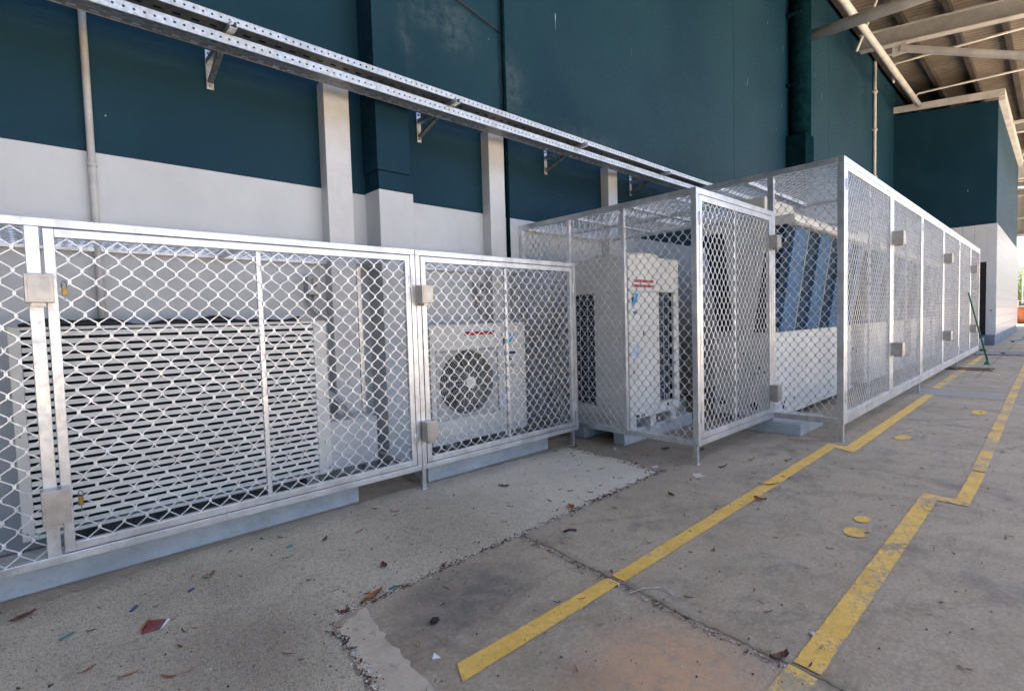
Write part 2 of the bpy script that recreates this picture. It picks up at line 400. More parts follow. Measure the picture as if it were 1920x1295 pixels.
# ------------------------------------------------------------------ setting: ground
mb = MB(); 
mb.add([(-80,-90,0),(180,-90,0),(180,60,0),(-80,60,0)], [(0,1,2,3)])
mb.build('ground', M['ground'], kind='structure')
def sheet(name, poly, z, m, jit=.006, step=.05, kind='structure'):
    pts = []
    n = len(poly)
    for i in range(n):
        a = Vector(poly[i]); b = Vector(poly[(i+1) % n]); L = (b-a).length; k = max(1, int(L/step))
        nrm = Vector((-(b-a).y, (b-a).x)).normalized()
        for j in range(k):
            p = a+(b-a)*j/k+nrm*random.uniform(-jit, jit)*(1 if j else .3)
            pts.append((p.x, p.y, z))
    me = MB(); me.add(pts, [tuple(range(len(pts)))])
    return me.build(name, m, kind=kind)
sheet('aggregate_strip', [(-9,-3), (.55,-3), (.72,1.2), (.80,1.70), (.86,2.12), (1.0,2.19), (2.2,2.215), (3.72,2.27), (3.83,2.6), (3.87,3.36), (2.9,3.44), (1.9,3.47), (.7,3.42), (.1,3.35), (-9,3.3)], .004, M['agg'], .012, .03)
t = NT('pale_mortar'); cc = t.mix(t.rng(t.noise(5, 7, .7), .3, .7), (.46,.38,.285), (.62,.53,.415)); cc = t.mix(t.rng(t.noise(9, 8, .8), .5, .66, 0, .6), cc, (.16,.12,.09)); t.col(cc); t.rough(.85); t.bump(t.noise(40, 6), .4, .004)
sheet('mortar_patch', [(.885,2.10), (1.04,2.16), (1.01,1.98), (.985,1.75), (.965,1.50), (.95,1.3), (.78,1.3), (.82,1.7)], .0035, t.m, .012, .03)
sheet('mortar_patch', [(3.78,1.97), (3.90,1.94), (3.95,2.0), (3.86,2.03)], .0035, M['agg'], .02, .02)
# painted markings
def line(name, poly, m, z=.0045): return sheet(name, poly, z, m, .0022, .02)
line('floor_marking', [(1.06,1.448), (2.022,1.442), (2.030,1.523), (1.105,1.541)], M['paint'])
line('floor_marking', [(2.050,1.438), (3.6,1.432), (5.50,1.44), (5.42,1.27), (5.60,1.262), (9.75,1.262), (9.80,1.365), (5.60,1.375), (5.66,1.535), (5.44,1.53), (3.6,1.525), (2.058,1.52)], M['paint'])
line('floor_marking', [(10.62,1.30), (18.6,1.31), (18.6,1.43), (10.66,1.41)], M['faded'])
line('floor_marking', [(1.0,.60), (1.955,.563), (1.972,.663), (1.0,.70)], M['paint2'])
line('floor_marking', [(1.985,.560), (4.40,.545), (4.385,.385), (5.36,.372), (5.36,.455), (4.50,.462), (4.515,.638), (1.995,.655)], M['paint2'])
line('floor_marking', [(5.40,.375), (20.0,.45), (20.0,.56), (5.40,.462)], M['faded'])
def dot(x, y, r, kx=1.0, m='paint2'):
    line('floor_marking', [(x+r*kx*math.cos(a*math.pi/9), y+r*math.sin(a*math.pi/9)) for a in range(18)], M[m])
dot(3.45,.795,.062,1.25); dot(3.70,.818,.042,1.5); dot(6.35,1.06,.068,2.0); dot(8.45,.66,.07,2.6,'paint2'); dot(6.75,1.07,.03,2.5); dot(13.2,.8,.06,3,'faded')

# ------------------------------------------------------------------ warehouse wall
ww = thing('warehouse_wall', (10, YW, 0), 'tall teal painted concrete wall with a white band along its foot', 'wall')
ZW = 2.4525
b = MB()
xs = [-42, -3.2, 3.955, 9.835, 15.6, 23.37, 48]
for a, c in zip(xs[:-1], xs[1:]): b.box(a+.006, YW, ZW, c-.006, YW+12, 9.75)
b.build('upper_wall', M['teal'], ww)
b = MB()
for a, c in zip(xs[:-2], xs[1:-1]): b.box(a+.004, YW-.002, -.05, c-.004, YW+12, ZW-.001)
b.build('lower_band', M['white'], ww)
b = MB(); b.box(-42, YW+.02, 0, 23.3, YW+11.9, 9.7); b.build('joint_filler', M['dark'], ww)
pl = thing('wall_pilaster', (2.37, YW, 0), 'teal pilaster with a wider white foot standing against the wall', 'pilaster')
b = MB(); b.box(2.21, 3.985, 2.62, 2.535, YW-.001, 9.4, .006); b.build('shaft', M['teal'], pl)
b = MB(); b.box(2.225, 4.0, 2.462, 2.56, YW-.001, 2.622, .006); b.build('collar', M['teal'], pl)
b = MB(); b.box(2.222, 3.998, 0, 2.562, YW-.001, 2.46, .005); b.build('foot', M['white'], pl)

# white boxed pipe covers running down the wall
for i, (x0, x1, lab) in enumerate(((1.822, 2.04, 'white square pipe cover on the wall, the one just left of the teal pilaster'),
                                   (3.585, 3.80, 'white square pipe cover on the wall above the single fan air conditioner'),
                                   (5.672, 5.875, 'white square pipe cover on the wall above the mid height cage'))):
    b = MB(); b.box(x0, 4.12, .35, x1, YW-.003, 3.30, .004)
    o = b.build('pipe_cover', M['cover'], None); tag(o, lab, 'pipe cover', 'white pipe covers on the wall')
# vertical conduits
b = MB(); b.tube([(.325, 4.215, 0), (.325, 4.215, 3.75)], .021, 12)
b.tube([(.325, 4.215, 2.35), (.325, 4.215, 2.38)], .026, 12)
tag(b.build('wall_conduit', M['conduit'], smooth=True), 'white upright conduit pipe on the wall at far left', 'pipe')
b = MB(); b.tube([(3.92, 4.21, 2.0), (3.92, 4.21, 9.4)], .022, 10)
tag(b.build('wall_conduit', M['tealpipe'], smooth=True), 'thin dark upright pipe on the teal wall meeting the drooping cable', 'pipe')
b = MB(); pts = []
for i in range(24):
    u = i/23; x = -1.5+(3.90+1.5)*u; z = 6.2+(4.44-6.2)*u-.35*math.sin(math.pi*u)*.6
    pts.append((x, 4.22, z))
b.tube(pts, .0075, 6); tag(b.build('drooping_cable', M['black'], smooth=True), 'thin black cable drooping across the teal wall', 'cable')
dp = thing('downpipe', (13.0, 4.2, 0), 'large dark teal downpipe with a boxed foot on the tall wall', 'pipe')
b = MB(); b.tube([(12.78, 4.035, 5.2), (12.78, 4.035, 9.3)], .213, 20); b.build('pipe', M['tealpipe'], dp, True)
b = MB(); b.box(12.5, 3.84, 0, 13.05, YW-.003, 5.22, .01); b.build('pipe_guard', M['tealpipe'], dp)
for z in (6.3, 7.8, 8.9):
    b = MB(); b.box(12.50, 3.95, z, 13.0, YW-.003, z+.05); b.build('pipe_clip', M['tealpipe'], dp)
b = MB(); b.tube([(20.25, 4.19, 0), (20.25, 4.19, 9.30), (20.35, 4.10, 9.42), (20.35, 3.1, 9.27)], .045, 10)
for z in (5.6, 7.1, 8.3): b.box(20.17, 4.13, z, 20.33, YW-.002, z+.05)
tag(b.build('sprinkler_pipe', M['steelw'], smooth=True, autos=40), 'thin cream pipe rising up the wall and turning under the roof', 'pipe')

# ------------------------------------------------------------------ cable trays
def perforated(mb, O, U, V, n, cw, ch, hole):
    """row of n cells each with a hole. hole=('o',r) octagon or ('r',hw,hh) rectangle"""
    O = Vector(O); U = Vector(U); V = Vector(V)
    for i in range(n):
        c = O+U*(cw*(i+.5))+V*(ch/2)
        outer = [c+U*a*cw/2+V*e*ch/2 for a, e in ((1,0),(1,1),(0,1),(-1,1),(-1,0),(-1,-1),(0,-1),(1,-1))]
        if hole[0] == 'o': inner = [c+U*hole[1]*math.cos(k*math.pi/4)+V*hole[1]*math.sin(k*math.pi/4) for k in range(8)]
        else: inner = [c+U*a*hole[1]+V*e*hole[2] for a, e in ((1,0),(1,1),(0,1),(-1,1),(-1,0),(-1,-1),(0,-1),(1,-1))]
        mb.add(outer+inner, [(k, (k+1) % 8, 8+(k+1) % 8, 8+k) for k in range(8)])
def tray(name, yf, yr, z0, z1, label, xa=-2.5, xb=15.0):
    t = thing(name, ((xa+xb)/2, yf, z0), label, 'cable tray')
    cw = .05; n = int((xb-xa)/cw)
    b = MB(); perforated(b, (xa, yf, z0), X3, Z3, n, cw, z1-z0, ('o', .0075))
    b.box(xa, yf, z1-.001, xb, yf+.010, z1+.0015); b.box(xa, yf-.0005, z0-.0005, xb, yf+.012, z0+.0015)
    # sheet joints
    for x in np.arange(xa+1.0, xb, 1.785): b.box(x, yf-.0025, z0+.002, x+.09, yf-.0006, z1-.002)
    b.build('front_flange', M['tray'], t)
    b = MB(); w = yr-yf; rows = 2
    for r in range(rows):
        perforated(b, (xa, yf+.006+w/rows*r, z0+.003), X3, Y3, n//2, cw*2, w/rows-.004, ('r', .022, .012))
    b.build('perforated_base', M['dgalv'], t)
    b = MB(); b.box(xa, yr-.002, z0, xb, yr, z0+.05); b.build('rear_flange', M['dgalv'], t)
    return t
M['dgalv'] = galv_material('dull_galvanised', (.20,.21,.215), (.34,.35,.36), .7)
tray('cable_tray', 3.668, 4.02, 3.250, 3.300, 'upper perforated steel cable tray lying on the wall arms')
tray('cable_tray', 3.700, 3.842, 3.136, 3.197, 'lower narrow perforated cable tray slung under the wall arms')
b = MB()
for k, yy in enumerate((3.75, 3.80, 3.87, 3.93)):
    pts = [(-2.5+i*.5, yy+.008*math.sin(i*1.3+k), 3.262+.012+.004*math.sin(i*.9+k*2)) for i in range(35)]
    b.tube(pts, .011+.003*(k % 2), 6)
tag(b.build('tray_cables', M['black'], smooth=True), 'bundle of dark cables lying inside the upper tray', 'cables')
def bracket():
    x = 1.03
    t = thing('tray_bracket', (x, YW, 3.05), 'x', 'bracket')
    b = MB(); w = .042   # C channel: open at the end
    y0, y1 = 3.612, 4.235; z0, z1 = 3.204, 3.246
    b.box(x-w/2, y0, z0, x+w/2, y1, z0+.003); b.box(x-w/2, y0, z0+.0031, x-w/2+.003, y1, z1-.0031); b.box(x+w/2-.003, y0, z0+.0031, x+w/2, y1, z1-.0031)
    b.box(x-w/2, y0, z1-.003, x-w/2+.013, y1, z1); b.box(x+w/2-.013, y0, z1-.003, x+w/2, y1, z1)
    b.build('arm', M['galv'], t)
    b = MB(); b.bar((x, 4.225, 3.085), (x, 3.87, 3.197), .036, .020, (0,0,1)); b.build('brace', M['dgalv'], t)
    b = MB(); b.box(x-.024, YW-.014, 3.035, x+.024, YW-.003, 3.315, .004); b.build('wall_plate', M['tray'], t)
    for z in (3.062, 3.293):
        b = MB(); b.tube([(x, YW-.015, z), (x, YW-.027, z)], .011, 6); b.build('bolt', M['dgalv'], t)
    return t
br0 = bracket()
blabs = ['steel tray bracket on the wall between the thin white pipe and the first pipe cover',
         'steel tray bracket on the wall just right of the teal pilaster',
         'steel tray bracket on the wall between the second and third pipe covers',
         'steel tray bracket on the wall just right of the third pipe cover',
         'steel tray bracket half hidden behind the top of the tall mesh cage',
         'steel tray bracket on the wall behind the tall mesh cage roof']
for i, l in enumerate(blabs):
    o = br0 if i == 0 else copy_tree(br0)
    o.location.x = 1.03+1.778*i; o['label'] = l; o['group'] = 'brackets holding the cable trays'

# ------------------------------------------------------------------ cages
def rail(b, p0, p1): b.box(*p0, *p1, .0025)
def lock_cover(parent, x, z, y, sx=.10, sz=.135, dp=.085):
    b = MB(); b.box(x-sx/2, y-dp, z-sz/2, x+sx/2, y+.004, z+sz/2, .003)
    b.box(x-sx/2+.012, y-dp-.0015, z-sz/2+.012, x+sx/2-.012, y-dp+.002, z+sz/2-.012, .001)
    for a, e in ((-1,-1),(1,-1),(1,1),(-1,1)): b.tube([(x+a*(sx/2-.02), y-dp-.001, z+e*(sz/2-.02)), (x+a*(sx/2-.02), y-dp-.0045, z+e*(sz/2-.02))], .0035, 6)
    b.box(x-.03, y-dp+.012, z-sz/2-.018, x+.02, y-.02, z-sz/2+.001)
    b.build('lock_cover', M['lock'], parent)
def hinge(parent, x, z, y):
    b = MB(); b.tube([(x, y-.006, z-.055), (x, y-.006, z+.055)], .0065, 8); b.box(x-.018, y-.004, z-.045, x+.018, y-.0005, z+.045, .001)
    for k in (-.03, .03): b.tube([(x+.013, y-.003, z+k), (x+.013, y-.007, z+k)], .004, 6)
    b.build('hinge', M['alu'], parent, True, autos=30)
def door(parent, x0, x1, z0, z1, y, mull, hx, locks, P=.10, V=.107, collars=True, fw_=.042, boxes=None):
    d = MB(); th = .035
    rail(d, (x0, y, z0), (x0+fw_, y+th, z1)); rail(d, (x1-fw_, y, z0), (x1, y+th, z1))
    rail(d, (x0+fw_, y, z0), (x1-fw_, y+th, z0+fw_)); rail(d, (x0+fw_, y, z1-fw_), (x1-fw_, y+th, z1))
    dr = d.build('door', M['alu'], parent)
    b = MB(); grille(b, (x0+fw_-.003, y+.012, z0+fw_-.003), X3, Z3, x1-x0-2*fw_+.006, z1-z0-2*fw_+.006, P, V, collars=collars)
    b.build('mesh_infill', M['mesh'], dr)
    if mull:
        for mx in mull:
            b = MB(); b.box(mx, y+.018, z0+fw_, mx+.028, y+.042, z1-fw_, .002); b.build('mullion', M['alu'], dr)
    if hx is not None:
        for z in (z0+.2, z1-.2): hinge(dr, hx, z, y)
    for (lx, lz) in locks: lock_cover(dr, lx, lz, y)
    return dr
def legs(parent, pts, z1=.17, s=.034):
    for x, y in pts:
        b = MB(); b.box(x-s/2, y-s/2, .004, x+s/2, y+s/2, z1, .002); b.box(x-s/2-.012, y-s/2-.012, 0.0005, x+s/2+.012, y+s/2+.012, .0045)
        b.build('leg', M['alu'], parent)
def lockzs(z0, z1): return (z0+.28, z1-.32)

YA = 3.333; ZA = 1.855; ZB = .169; T = .042
# cage A, long low cage at left
ca = thing('mesh_cage', (1.0, YA, 0), 'long low aluminium mesh cage around the louvred unit at left', 'cage')
b = MB(); XL = -1.75; XR = 2.128
rail(b, (XL, YA, ZA-T), (XR, YA+.04, ZA)); rail(b, (XL, YA, ZB), (XR, YA+.04, ZB+T))
for x in (XL, XR-.04): rail(b, (x, YA, ZB+T), (x+.04, YA+.04, ZA-T))
rail(b, (-.012, YA-.001, ZB+T), (.040, YA+.04, ZA-T))
rail(b, (XL, YW-.045, ZA-T), (XR, YW-.004, ZA)); 
for x in (XL, XR-.04, -.012, 1.0): rail(b, (x, YA+.04, ZA-T), (x+.04, YW-.045, ZA-.002))
rail(b, (XR-.04, YA+.04, ZB), (XR, YW-.01, ZB+T)); rail(b, (XR-.04, YW-.045, ZB+T), (XR, YW-.005, ZA-T))
b.build('frame', M['alu'], ca)
b = MB(); grille(b, (XL+.04, YA+.012, ZB+T-.003), X3, Z3, -.012-XL-.04+.004, ZA-ZB-2*T+.006); b.build('mesh_infill', M['mesh'], ca)
b = MB(); grille(b, (XL+.04, YA+.04, ZA-.02), Y3, X3, YW-YA-.085, XR-XL-.08, .09, .10, collars=False); b.build('roof_mesh', M['mesh'], ca)
door(ca, .052, 2.083, ZB+T+.006, ZA-T-.006, YA, (1.01,), 2.087, ())
lock_cover(ca, .027, 1.515, YA, .104, .135, .07); lock_cover(ca, .031, .470, YA, .104, .165, .075)
legs(ca, [(XR-.03, YW-.06), (XL+.03, YA+.05), (XL+.03, YW-.06)])
# cage B, low cage round the single fan unit
cb = thing('mesh_cage', (3.0, YA, 0), 'low aluminium mesh cage around the single fan air conditioner', 'cage')
b = MB(); XL = 2.132; XR = 4.005
rail(b, (XL, YA, ZA-T), (XR, YA+.04, ZA)); rail(b, (XL, YA, ZB), (XR, YA+.04, ZB+T))
for x in (XL, XR-.04): rail(b, (x, YA, ZB+T), (x+.04, YA+.04, ZA-T))
rail(b, (XL, YW-.045, ZA-T), (XR, YW-.004, ZA))
for x in (XL, XR-.04): rail(b, (x, YA+.04, ZA-T), (x+.04, YW-.045, ZA-.002))
for x in (XR-.04,): rail(b, (x, YA+.04, ZB), (x+.04, YW-.01, ZB+T)); rail(b, (x, YW-.045, ZB+T), (x+.04, YW-.005, ZA-T))
b.build('frame', M['alu'], cb)
b = MB(); grille(b, (XR-.02, YA+.04, ZB+T), Y3, Z3, YW-YA-.09, ZA-ZB-2*T, .085, .107); b.build('side_mesh', M['mesh'], cb)
b = MB(); grille(b, (XL+.04, YA+.04, ZA-.02), Y3, X3, YW-YA-.085, XR-XL-.08, .09, .10, collars=False); b.build('roof_mesh', M['mesh'], cb)
door(cb, XL+.047, XR-.047, ZB+T+.006, ZA-T-.006, YA, (3.055,), XR-.043, ())
lock_cover(cb, 2.178, 1.515, YA); lock_cover(cb, 2.180, .475, YA, .10, .15)
legs(cb, [(2.165, YA+.052), (XR-.03, YA+.06), (XR-.03, YW-.06)])
# cage C, taller cage with the twin coil unit
YB = 2.097; ZC = 2.3743; XC = 4.112; XD = 5.806; ZD = 2.800; YC = 1.444
cc_ = thing('mesh_cage', (5.0, YB, 0), 'mid height aluminium mesh cage around the upright beige condenser', 'cage')
b = MB(); T2 = .05; XR = XD-.003
rail(b, (XC, YB, ZC-T2), (XR, YB+.05, ZC)); rail(b, (XC, YB, ZB), (XR, YB+.05, ZB+T2))
for x in (XC, XR-.05): rail(b, (x, YB, ZB+T2), (x+.05, YB+.05, ZC-T2))
rail(b, (XC, YB+.05, ZC-T2), (XC+.05, YW-.003, ZC)); rail(b, (XC, YB+.05, ZB), (XC+.05, YW-.003, ZB+T2))
rail(b, (XC, YW-.05, ZB+T2), (XC+.05, YW-.003, ZC-T2))
rail(b, (XC+.05, YW-.05, ZC-T2), (XR, YW-.003, ZC-.002)); rail(b, (XR-.05, YB+.05, ZC-T2), (XR, YW-.05, ZC-.003))
rail(b, (4.9, YB+.05, ZC-T2+.005), (4.94, YW-.05, ZC-.004))
for y in (2.824, 3.498): rail(b, (XC+.004, y, ZB+T2), (XC+.040, y+.035, ZC-T2))
for y in (2.82, 3.50): rail(b, (XC+.05, y, ZC-.035), (XR-.05, y+.03, ZC-.006))
b.build('frame', M['alu'], cc_)
for i, (y0, y1) in enumerate(((YB+.048, 2.826), (2.857, 3.50), (3.531, YW-.048))):
    b = MB(); grille(b, (XC+.018, y0, ZB+T2-.003), Y3, Z3, y1-y0, ZC-ZB-2*T2+.006, .083, .104); b.build('side_mesh', M['mesh'], cc_)
b = MB(); grille(b, (XC+.05, YB+.05, ZC-.022), Y3, X3, YW-YB-.1, XR-XC-.1, .085, .10, collars=True); b.build('roof_mesh', M['mesh'], cc_)
door(cc_, XC+.056, XR-.056, ZB+T2+.006, ZC-T2-.006, YB, (4.885,), XC+.053, (), .085, .104, fw_=.05)
lock_cover(cc_, XR-.05, 2.045, YB, .12, .135, .08); lock_cover(cc_, XR-.05, .45, YB, .12, .165, .08)
legs(cc_, [(XC+.045, YB+.045), (XC+.03, YW-.05)])
# cage D, the tallest and longest
cd_ = thing('mesh_cage', (11.9, YC, 0), 'tallest and longest aluminium mesh cage with three pairs of gates', 'cage')
b = MB(); XE = 18.15; T3 = .06; bays = [XD, 9.95, 14.2, XE]
rail(b, (XD, YC, ZD-T3), (XE, YC+.06, ZD)); rail(b, (XD, YC, ZB), (XE, YC+.06, ZB+T3))
for x in (XD, 9.92, 14.17, XE-.06): rail(b, (x, YC, ZB+T3), (x+.06, YC+.06, ZD-T3))
rail(b, (XD, YC+.06, ZD-T3), (XD+.06, YW-.003, ZD)); rail(b, (XE-.06, YC+.06, ZD-T3), (XE, YW-.003, ZD))
rail(b, (XD, YC+.06, ZB), (XD+.05, YB+.06, ZB+T3)); rail(b, (XE-.06, YC+.06, ZB), (XE, YW-.003, ZB+T3))
rail(b, (XD, YB, ZB+T3), (XD+.055, YB+.06, ZD-T3)); rail(b, (XE-.06, YW-.06, ZB+T3), (XE, YW-.003, ZD-T3))
rail(b, (XD+.06, YW-.06, ZD-T3), (XE-.06, YW-.003, ZD-.003))
for x in (7.85, 9.92, 12.05, 14.17, 16.15): rail(b, (x, YC+.06, ZD-.055), (x+.06, YW-.06, ZD-.006))
for y in (2.4, 3.3): rail(b, (XD+.06, y, ZD-.05), (7.85, y+.04, ZD-.008))
b.build('frame', M['alu'], cd_)
b = MB(); grille(b, (XD+.02, YC+.055, ZB+T3-.003), Y3, Z3, YB-YC-.05, ZD-ZB-2*T3+.006, .083, .104); b.build('side_mesh', M['mesh'], cd_)
b = MB(); grille(b, (XE-.03, YC+.06, ZB+T3), Y3, Z3, YW-YC-.12, ZD-ZB-2*T3, .085, .107, collars=False); b.build('side_mesh', M['mesh'], cd_)
b = MB(); grille(b, (XD+.05, YC+.05, ZD-.03), Y3, X3, YW-YC-.1, 6.0, .085, .10, collars=True)
b.build('roof_mesh', M['mesh'], cd_)
b = MB(); grille(b, (XD+6.05, YC+.05, ZD-.03), Y3, X3, YW-YC-.1, XE-XD-6.1, .085, .10, collars=False); b.build('roof_mesh', M['mesh'], cd_)
for i in range(3):
    a = bays[i]+(.066 if i == 0 else .036); c = bays[i+1]-(.066 if i == 2 else .036); mid = (a+c)/2
    zz = (ZB+T3+.006, ZD-T3-.006)
    door(cd_, a, mid-.045, *zz, YC, ((a+mid)/2,), a-.003, (), .085, .104, fw_=.055)
    b = MB(); rail(b, (mid-.04, YC+.002, ZB+T3), (mid+.04, YC+.05, ZD-T3)); b.build('gate_post', M['alu'], cd_)
    door(cd_, mid+.045, c, *zz, YC, ((c+mid)/2,), c+.003, (), .085, .104, i < 2, fw_=.055)
    lock_cover(cd_, mid+.07, 2.19, YC, .16, .16, .115); lock_cover(cd_, mid+.07, .80, YC, .16, .16, .115)
legs(cd_, [(XD+.035, YC+.03), (9.93, YC+.035), (14.2, YC+.035), (XE-.04, YC+.035), (XD+.04, YB+.035)], .17, .045)

# padlocks with keys
def padlock(x, z, y, label, rz=0):
    t = thing('padlock', (x, y, z), label, 'padlock', rz=0)
    b = MB(); b.box(x-.010, y-.008, z-.024, x+.010, y+.008, z+.020, .003); b.build('body', M['brass'], t)
    b = MB(); b.tube([(x-.009, y, z+.02), (x-.009, y, z+.038), (x-.004, y, z+.048), (x+.004, y, z+.048), (x+.009, y, z+.038), (x+.009, y, z+.02)], .003, 8); b.build('shackle', M['dgalv'], t, True)
    b = MB(); b.box(x-.002, y-.006, z-.055, x+.003, y-.003, z-.022); b.build('key', M['dgalv'], t)
padlock(.118, 1.505, YA-.006, 'small brass padlock hanging on the mesh beside the upper lock cover')
padlock(.125, .465, YA-.006, 'small brass padlock hanging on the mesh beside the lower lock cover')

# ------------------------------------------------------------------ plinths
def plinth(x0, y0, x1, y1, z1, label, m='plinth'):
    b = MB(); b.box(x0, y0, 0, x1, y1, z1, .006)
    tag(b.build('plinth', M[m]), label, 'plinth', 'concrete plinths under the machines')
plinth(-2.2, 3.50, 1.68, 3.74, .145, 'long blue grey plinth under the louvred unit')
plinth(2.28, 3.49, 3.71, 3.70, .150, 'blue grey plinth under the single fan air conditioner')
plinth(4.30, 2.985, 5.7, 3.12, .140, 'front blue grey plinth under the upright beige condenser')
plinth(4.30, 3.50, 5.7, 3.64, .140, 'rear blue grey plinth under the upright beige condenser')
for i, x in enumerate((6.0,)):
    plinth(5.80, 1.83, 6.55, 2.40, .125, 'blue grey block plinth at the near corner of the chiller')

# ------------------------------------------------------------------ louvred unit (left)
lu = thing('louvred_condenser', (.68, 3.7, .2), 'wide beige outdoor unit with a full front of horizontal louvres', 'air conditioner')
x0, x1, z0, z1, yf = -.105, 1.575, .205, 1.338, 3.70
b = MB(); fr = .05
b.box(x0, yf, z0, x0+fr, 4.12, z1, .004); b.box(x1-.095, yf, z0, x1, 4.12, z1, .004)
b.box(x0+fr, yf+.004, z1-.018, x1-.095, 4.12, z1-.001, .002); b.box(x0+fr, yf+.004, z0+.001, x1-.095, 4.12, z0+.02, .002)
b.build('casing', M['beige'], lu)
b = MB(); b.box(x0+fr, yf+.09, z0+.02, x1-.095, yf+.10, z1-.02); b.build('coil', M['navy2'], lu)
b = MB(); n = 26; pz = (z1-z0-.045)/n
for i in range(n):
    zc = z0+.03+pz*(i+.5)
    a, c = x0+fr+.001, x1-.096
    b.hexa([(a, yf+.004, zc-.0155), (c, yf+.004, zc-.0155), (c, yf+.050, zc-.004), (a, yf+.050, zc-.004), (a, yf+.004, zc+.010), (c, yf+.004, zc+.010), (c, yf+.050, zc+.001), (a, yf+.050, zc+.001)])
b.build('louvre', M['beige_slat'], lu)
b = MB()
for zc in (z0+.04, z0+.56, z1-.04):
    for x in (x0+.02, x1-.02, x1-.08): b.tube([(x, yf-.003, zc), (x, yf+.002, zc)], .006, 6)
b.build('screw', M['dgalv'], lu)
b = MB()
for x in (x0+.12, x1-.2): b.box(x, 3.68, .146, x+.09, 4.1, .206, .004)
b.box(.2, 3.9, .05, 1.2, 4.0, .2)
b.build('foot', M['dgalv'], lu)
b = MB(); pts = []
for i in range(40):
    x = -.06+1.5*i/39; pts.append((x, 3.86+.02*math.sin(x*7), 1.345+.014*math.sin(x*9)+.006*math.sin(x*23)))
b.tube(pts, [.024+.006*math.sin(i*.8) for i in range(40)], 8)
tag(b.build('insulated_hose', M['black'], smooth=True), 'black wavy insulated hose lying along the top of the louvred unit', 'hose')
# low white duct box and its pipes
b = MB(); b.box(1.59, 3.82, .18, 2.02, 4.15, .555, .006)
tag(b.build('duct_box', M['cover']), 'low white duct box at the foot of the pipe cover beside the louvred unit', 'box')
for i, (dx, dy) in enumerate(((0, 0), (.035, .02))):
    b = MB(); b.tube([(1.56+dx, 4.08+dy, .80), (1.64+dx, 3.98+dy, .79), (1.74+dx, 3.93+dy, .70), (1.82+dx, 3.92+dy, .56)], .016, 8)
    tag(b.build('insulated_hose', M['greypvc'], smooth=True), 'grey bent pipe dropping into the top of the low white duct box', 'pipe', 'pipes into the duct box')
def isolator(x, z, label, k):
    t = thing('isolator_switch', (x, 4.2, z), label, 'switch')
    b = MB(); b.box(x-.05, 4.15, z-.075, x+.055, YW-.004, z+.09, .006); b.build('enclosure', M['greypvc'], t)
    b = MB(); b.box(x-.018, 4.135, z-.01, x+.022, 4.151, z+.055, .004); b.build('switch_knob', M['dgalv'], t)
    for j, d in enumerate((0, .034)):
        b = MB(); b.tube([(x-.02+d, 4.2, z-.07), (x-.018+d, 4.2, z-.15), (x+.01+d, 4.19, z-.21-.01*j), (x+.06+d, 4.185, z-.25), (x+.15+d*.4, 4.18, z-.27+.03*j)], .0125, 8)
        b.build('flexible_conduit', M['greypvc'], t, True)
isolator(1.685, 1.63, 'grey isolator switch with bent conduits above the louvred unit', 0)
isolator(3.455, 1.63, 'grey isolator switch with bent conduits above the single fan air conditioner', 1)

# ------------------------------------------------------------------ text helper
def text(s, x, y, z, h, m, parent, name='lettering', bold=0.0, rot=(math.pi/2, 0, 0), stretch=1.0):
    cu = bpy.data.curves.new('t', 'FONT'); cu.body = s; cu.size = h*1.4; cu.extrude = .0004; cu.offset = bold
    o = bpy.data.objects.new('t', cu); COL.objects.link(o)
    dg = bpy.context.evaluated_depsgraph_get(); me = bpy.data.meshes.new_from_object(o.evaluated_get(dg))
    bpy.data.objects.remove(o)
    from mathutils import Euler
    me.transform(Matrix.Translation((x, y, z)) @ Euler(rot).to_matrix().to_4x4() @ Matrix.Diagonal((stretch, 1, 1, 1)))
    me.transform(world_of(parent).inverted()); me.materials.clear(); me.materials.append(m)
    ob = bpy.data.objects.new(name, me); COL.objects.link(ob); ob.parent = parent
    return ob
def flat(b, poly, y, th=.0006):
    b.prism(poly, 'Y', y-th, y)
def brandmark(parent, x, z, w, h, y):
    """dark left triangle with a cyan slanted blade beside it"""
    b = MB(); flat(b, [(x, z), (x, z+h*.72), (x+w*.40, z+h*.72), (x, z+h*.2)][::-1], y); b.build('brand_mark', M['ink'], parent)
    b = MB(); flat(b, [(x+w*.05, z), (x+w*.40, z+h*.05), (x+w, z+h), (x+w*.62, z+h), (x+w*.42, z+h*.62), (x-w*.05, z+h*.22)], y-.0007); b.build('brand_mark', M['cyan'], parent)

# ------------------------------------------------------------------ single fan unit
sa = thing('fan_condenser', (3.13, 3.8, .18), 'beige outdoor air conditioner with one round fan grille inside the low cage', 'air conditioner')
x0, x1, z0, z1, yf, yb = 2.55, 3.725, .185, 1.280, 3.80, 4.14
gx0, gx1, gz0, gz1 = 2.61, 3.345, .412, 1.040; fx, fz, fr = 2.973, .7286, .318
b = MB()
b.box(x0, yf, gz1, x1, yb, z1-.03, .003); b.box(x0, yf, z0, x1, yb, gz0, .003); b.box(x0, yf, gz0+.0005, gx0, yb, gz1-.0005); b.box(gx1, yf, gz0+.0005, x1, yb, gz1-.0005)
b.box(x0-.004, yf-.004, z1-.032, x1+.004, yb+.004, z1, .006)
b.box(gx1+.055, yf-.003, z0+.06, gx1+.060, yf+.001, z1-.05)
b.build('casing', M['beige'], sa)
b = MB(); b.box(gx0, yb-.05, gz0, gx1, yb-.04, gz1); b.build('coil', M['dark'], sa)
b = MB()   # front bell plate with round opening
N = 64; ring = []; sq = []
for k in range(N):
    a = 2*math.pi*k/N; ca_, sa_ = math.cos(a), math.sin(a)
    ring.append((fx+(fr-.012)*ca_*1.05, yf+.02, fz+(fr-.02)*sa_))
    m_ = 1/max(abs(ca_), abs(sa_)); sq.append((min(gx1, max(gx0, fx+ca_*m_*.37)), yf+.012, min(gz1, max(gz0, fz+sa_*m_*.32))))
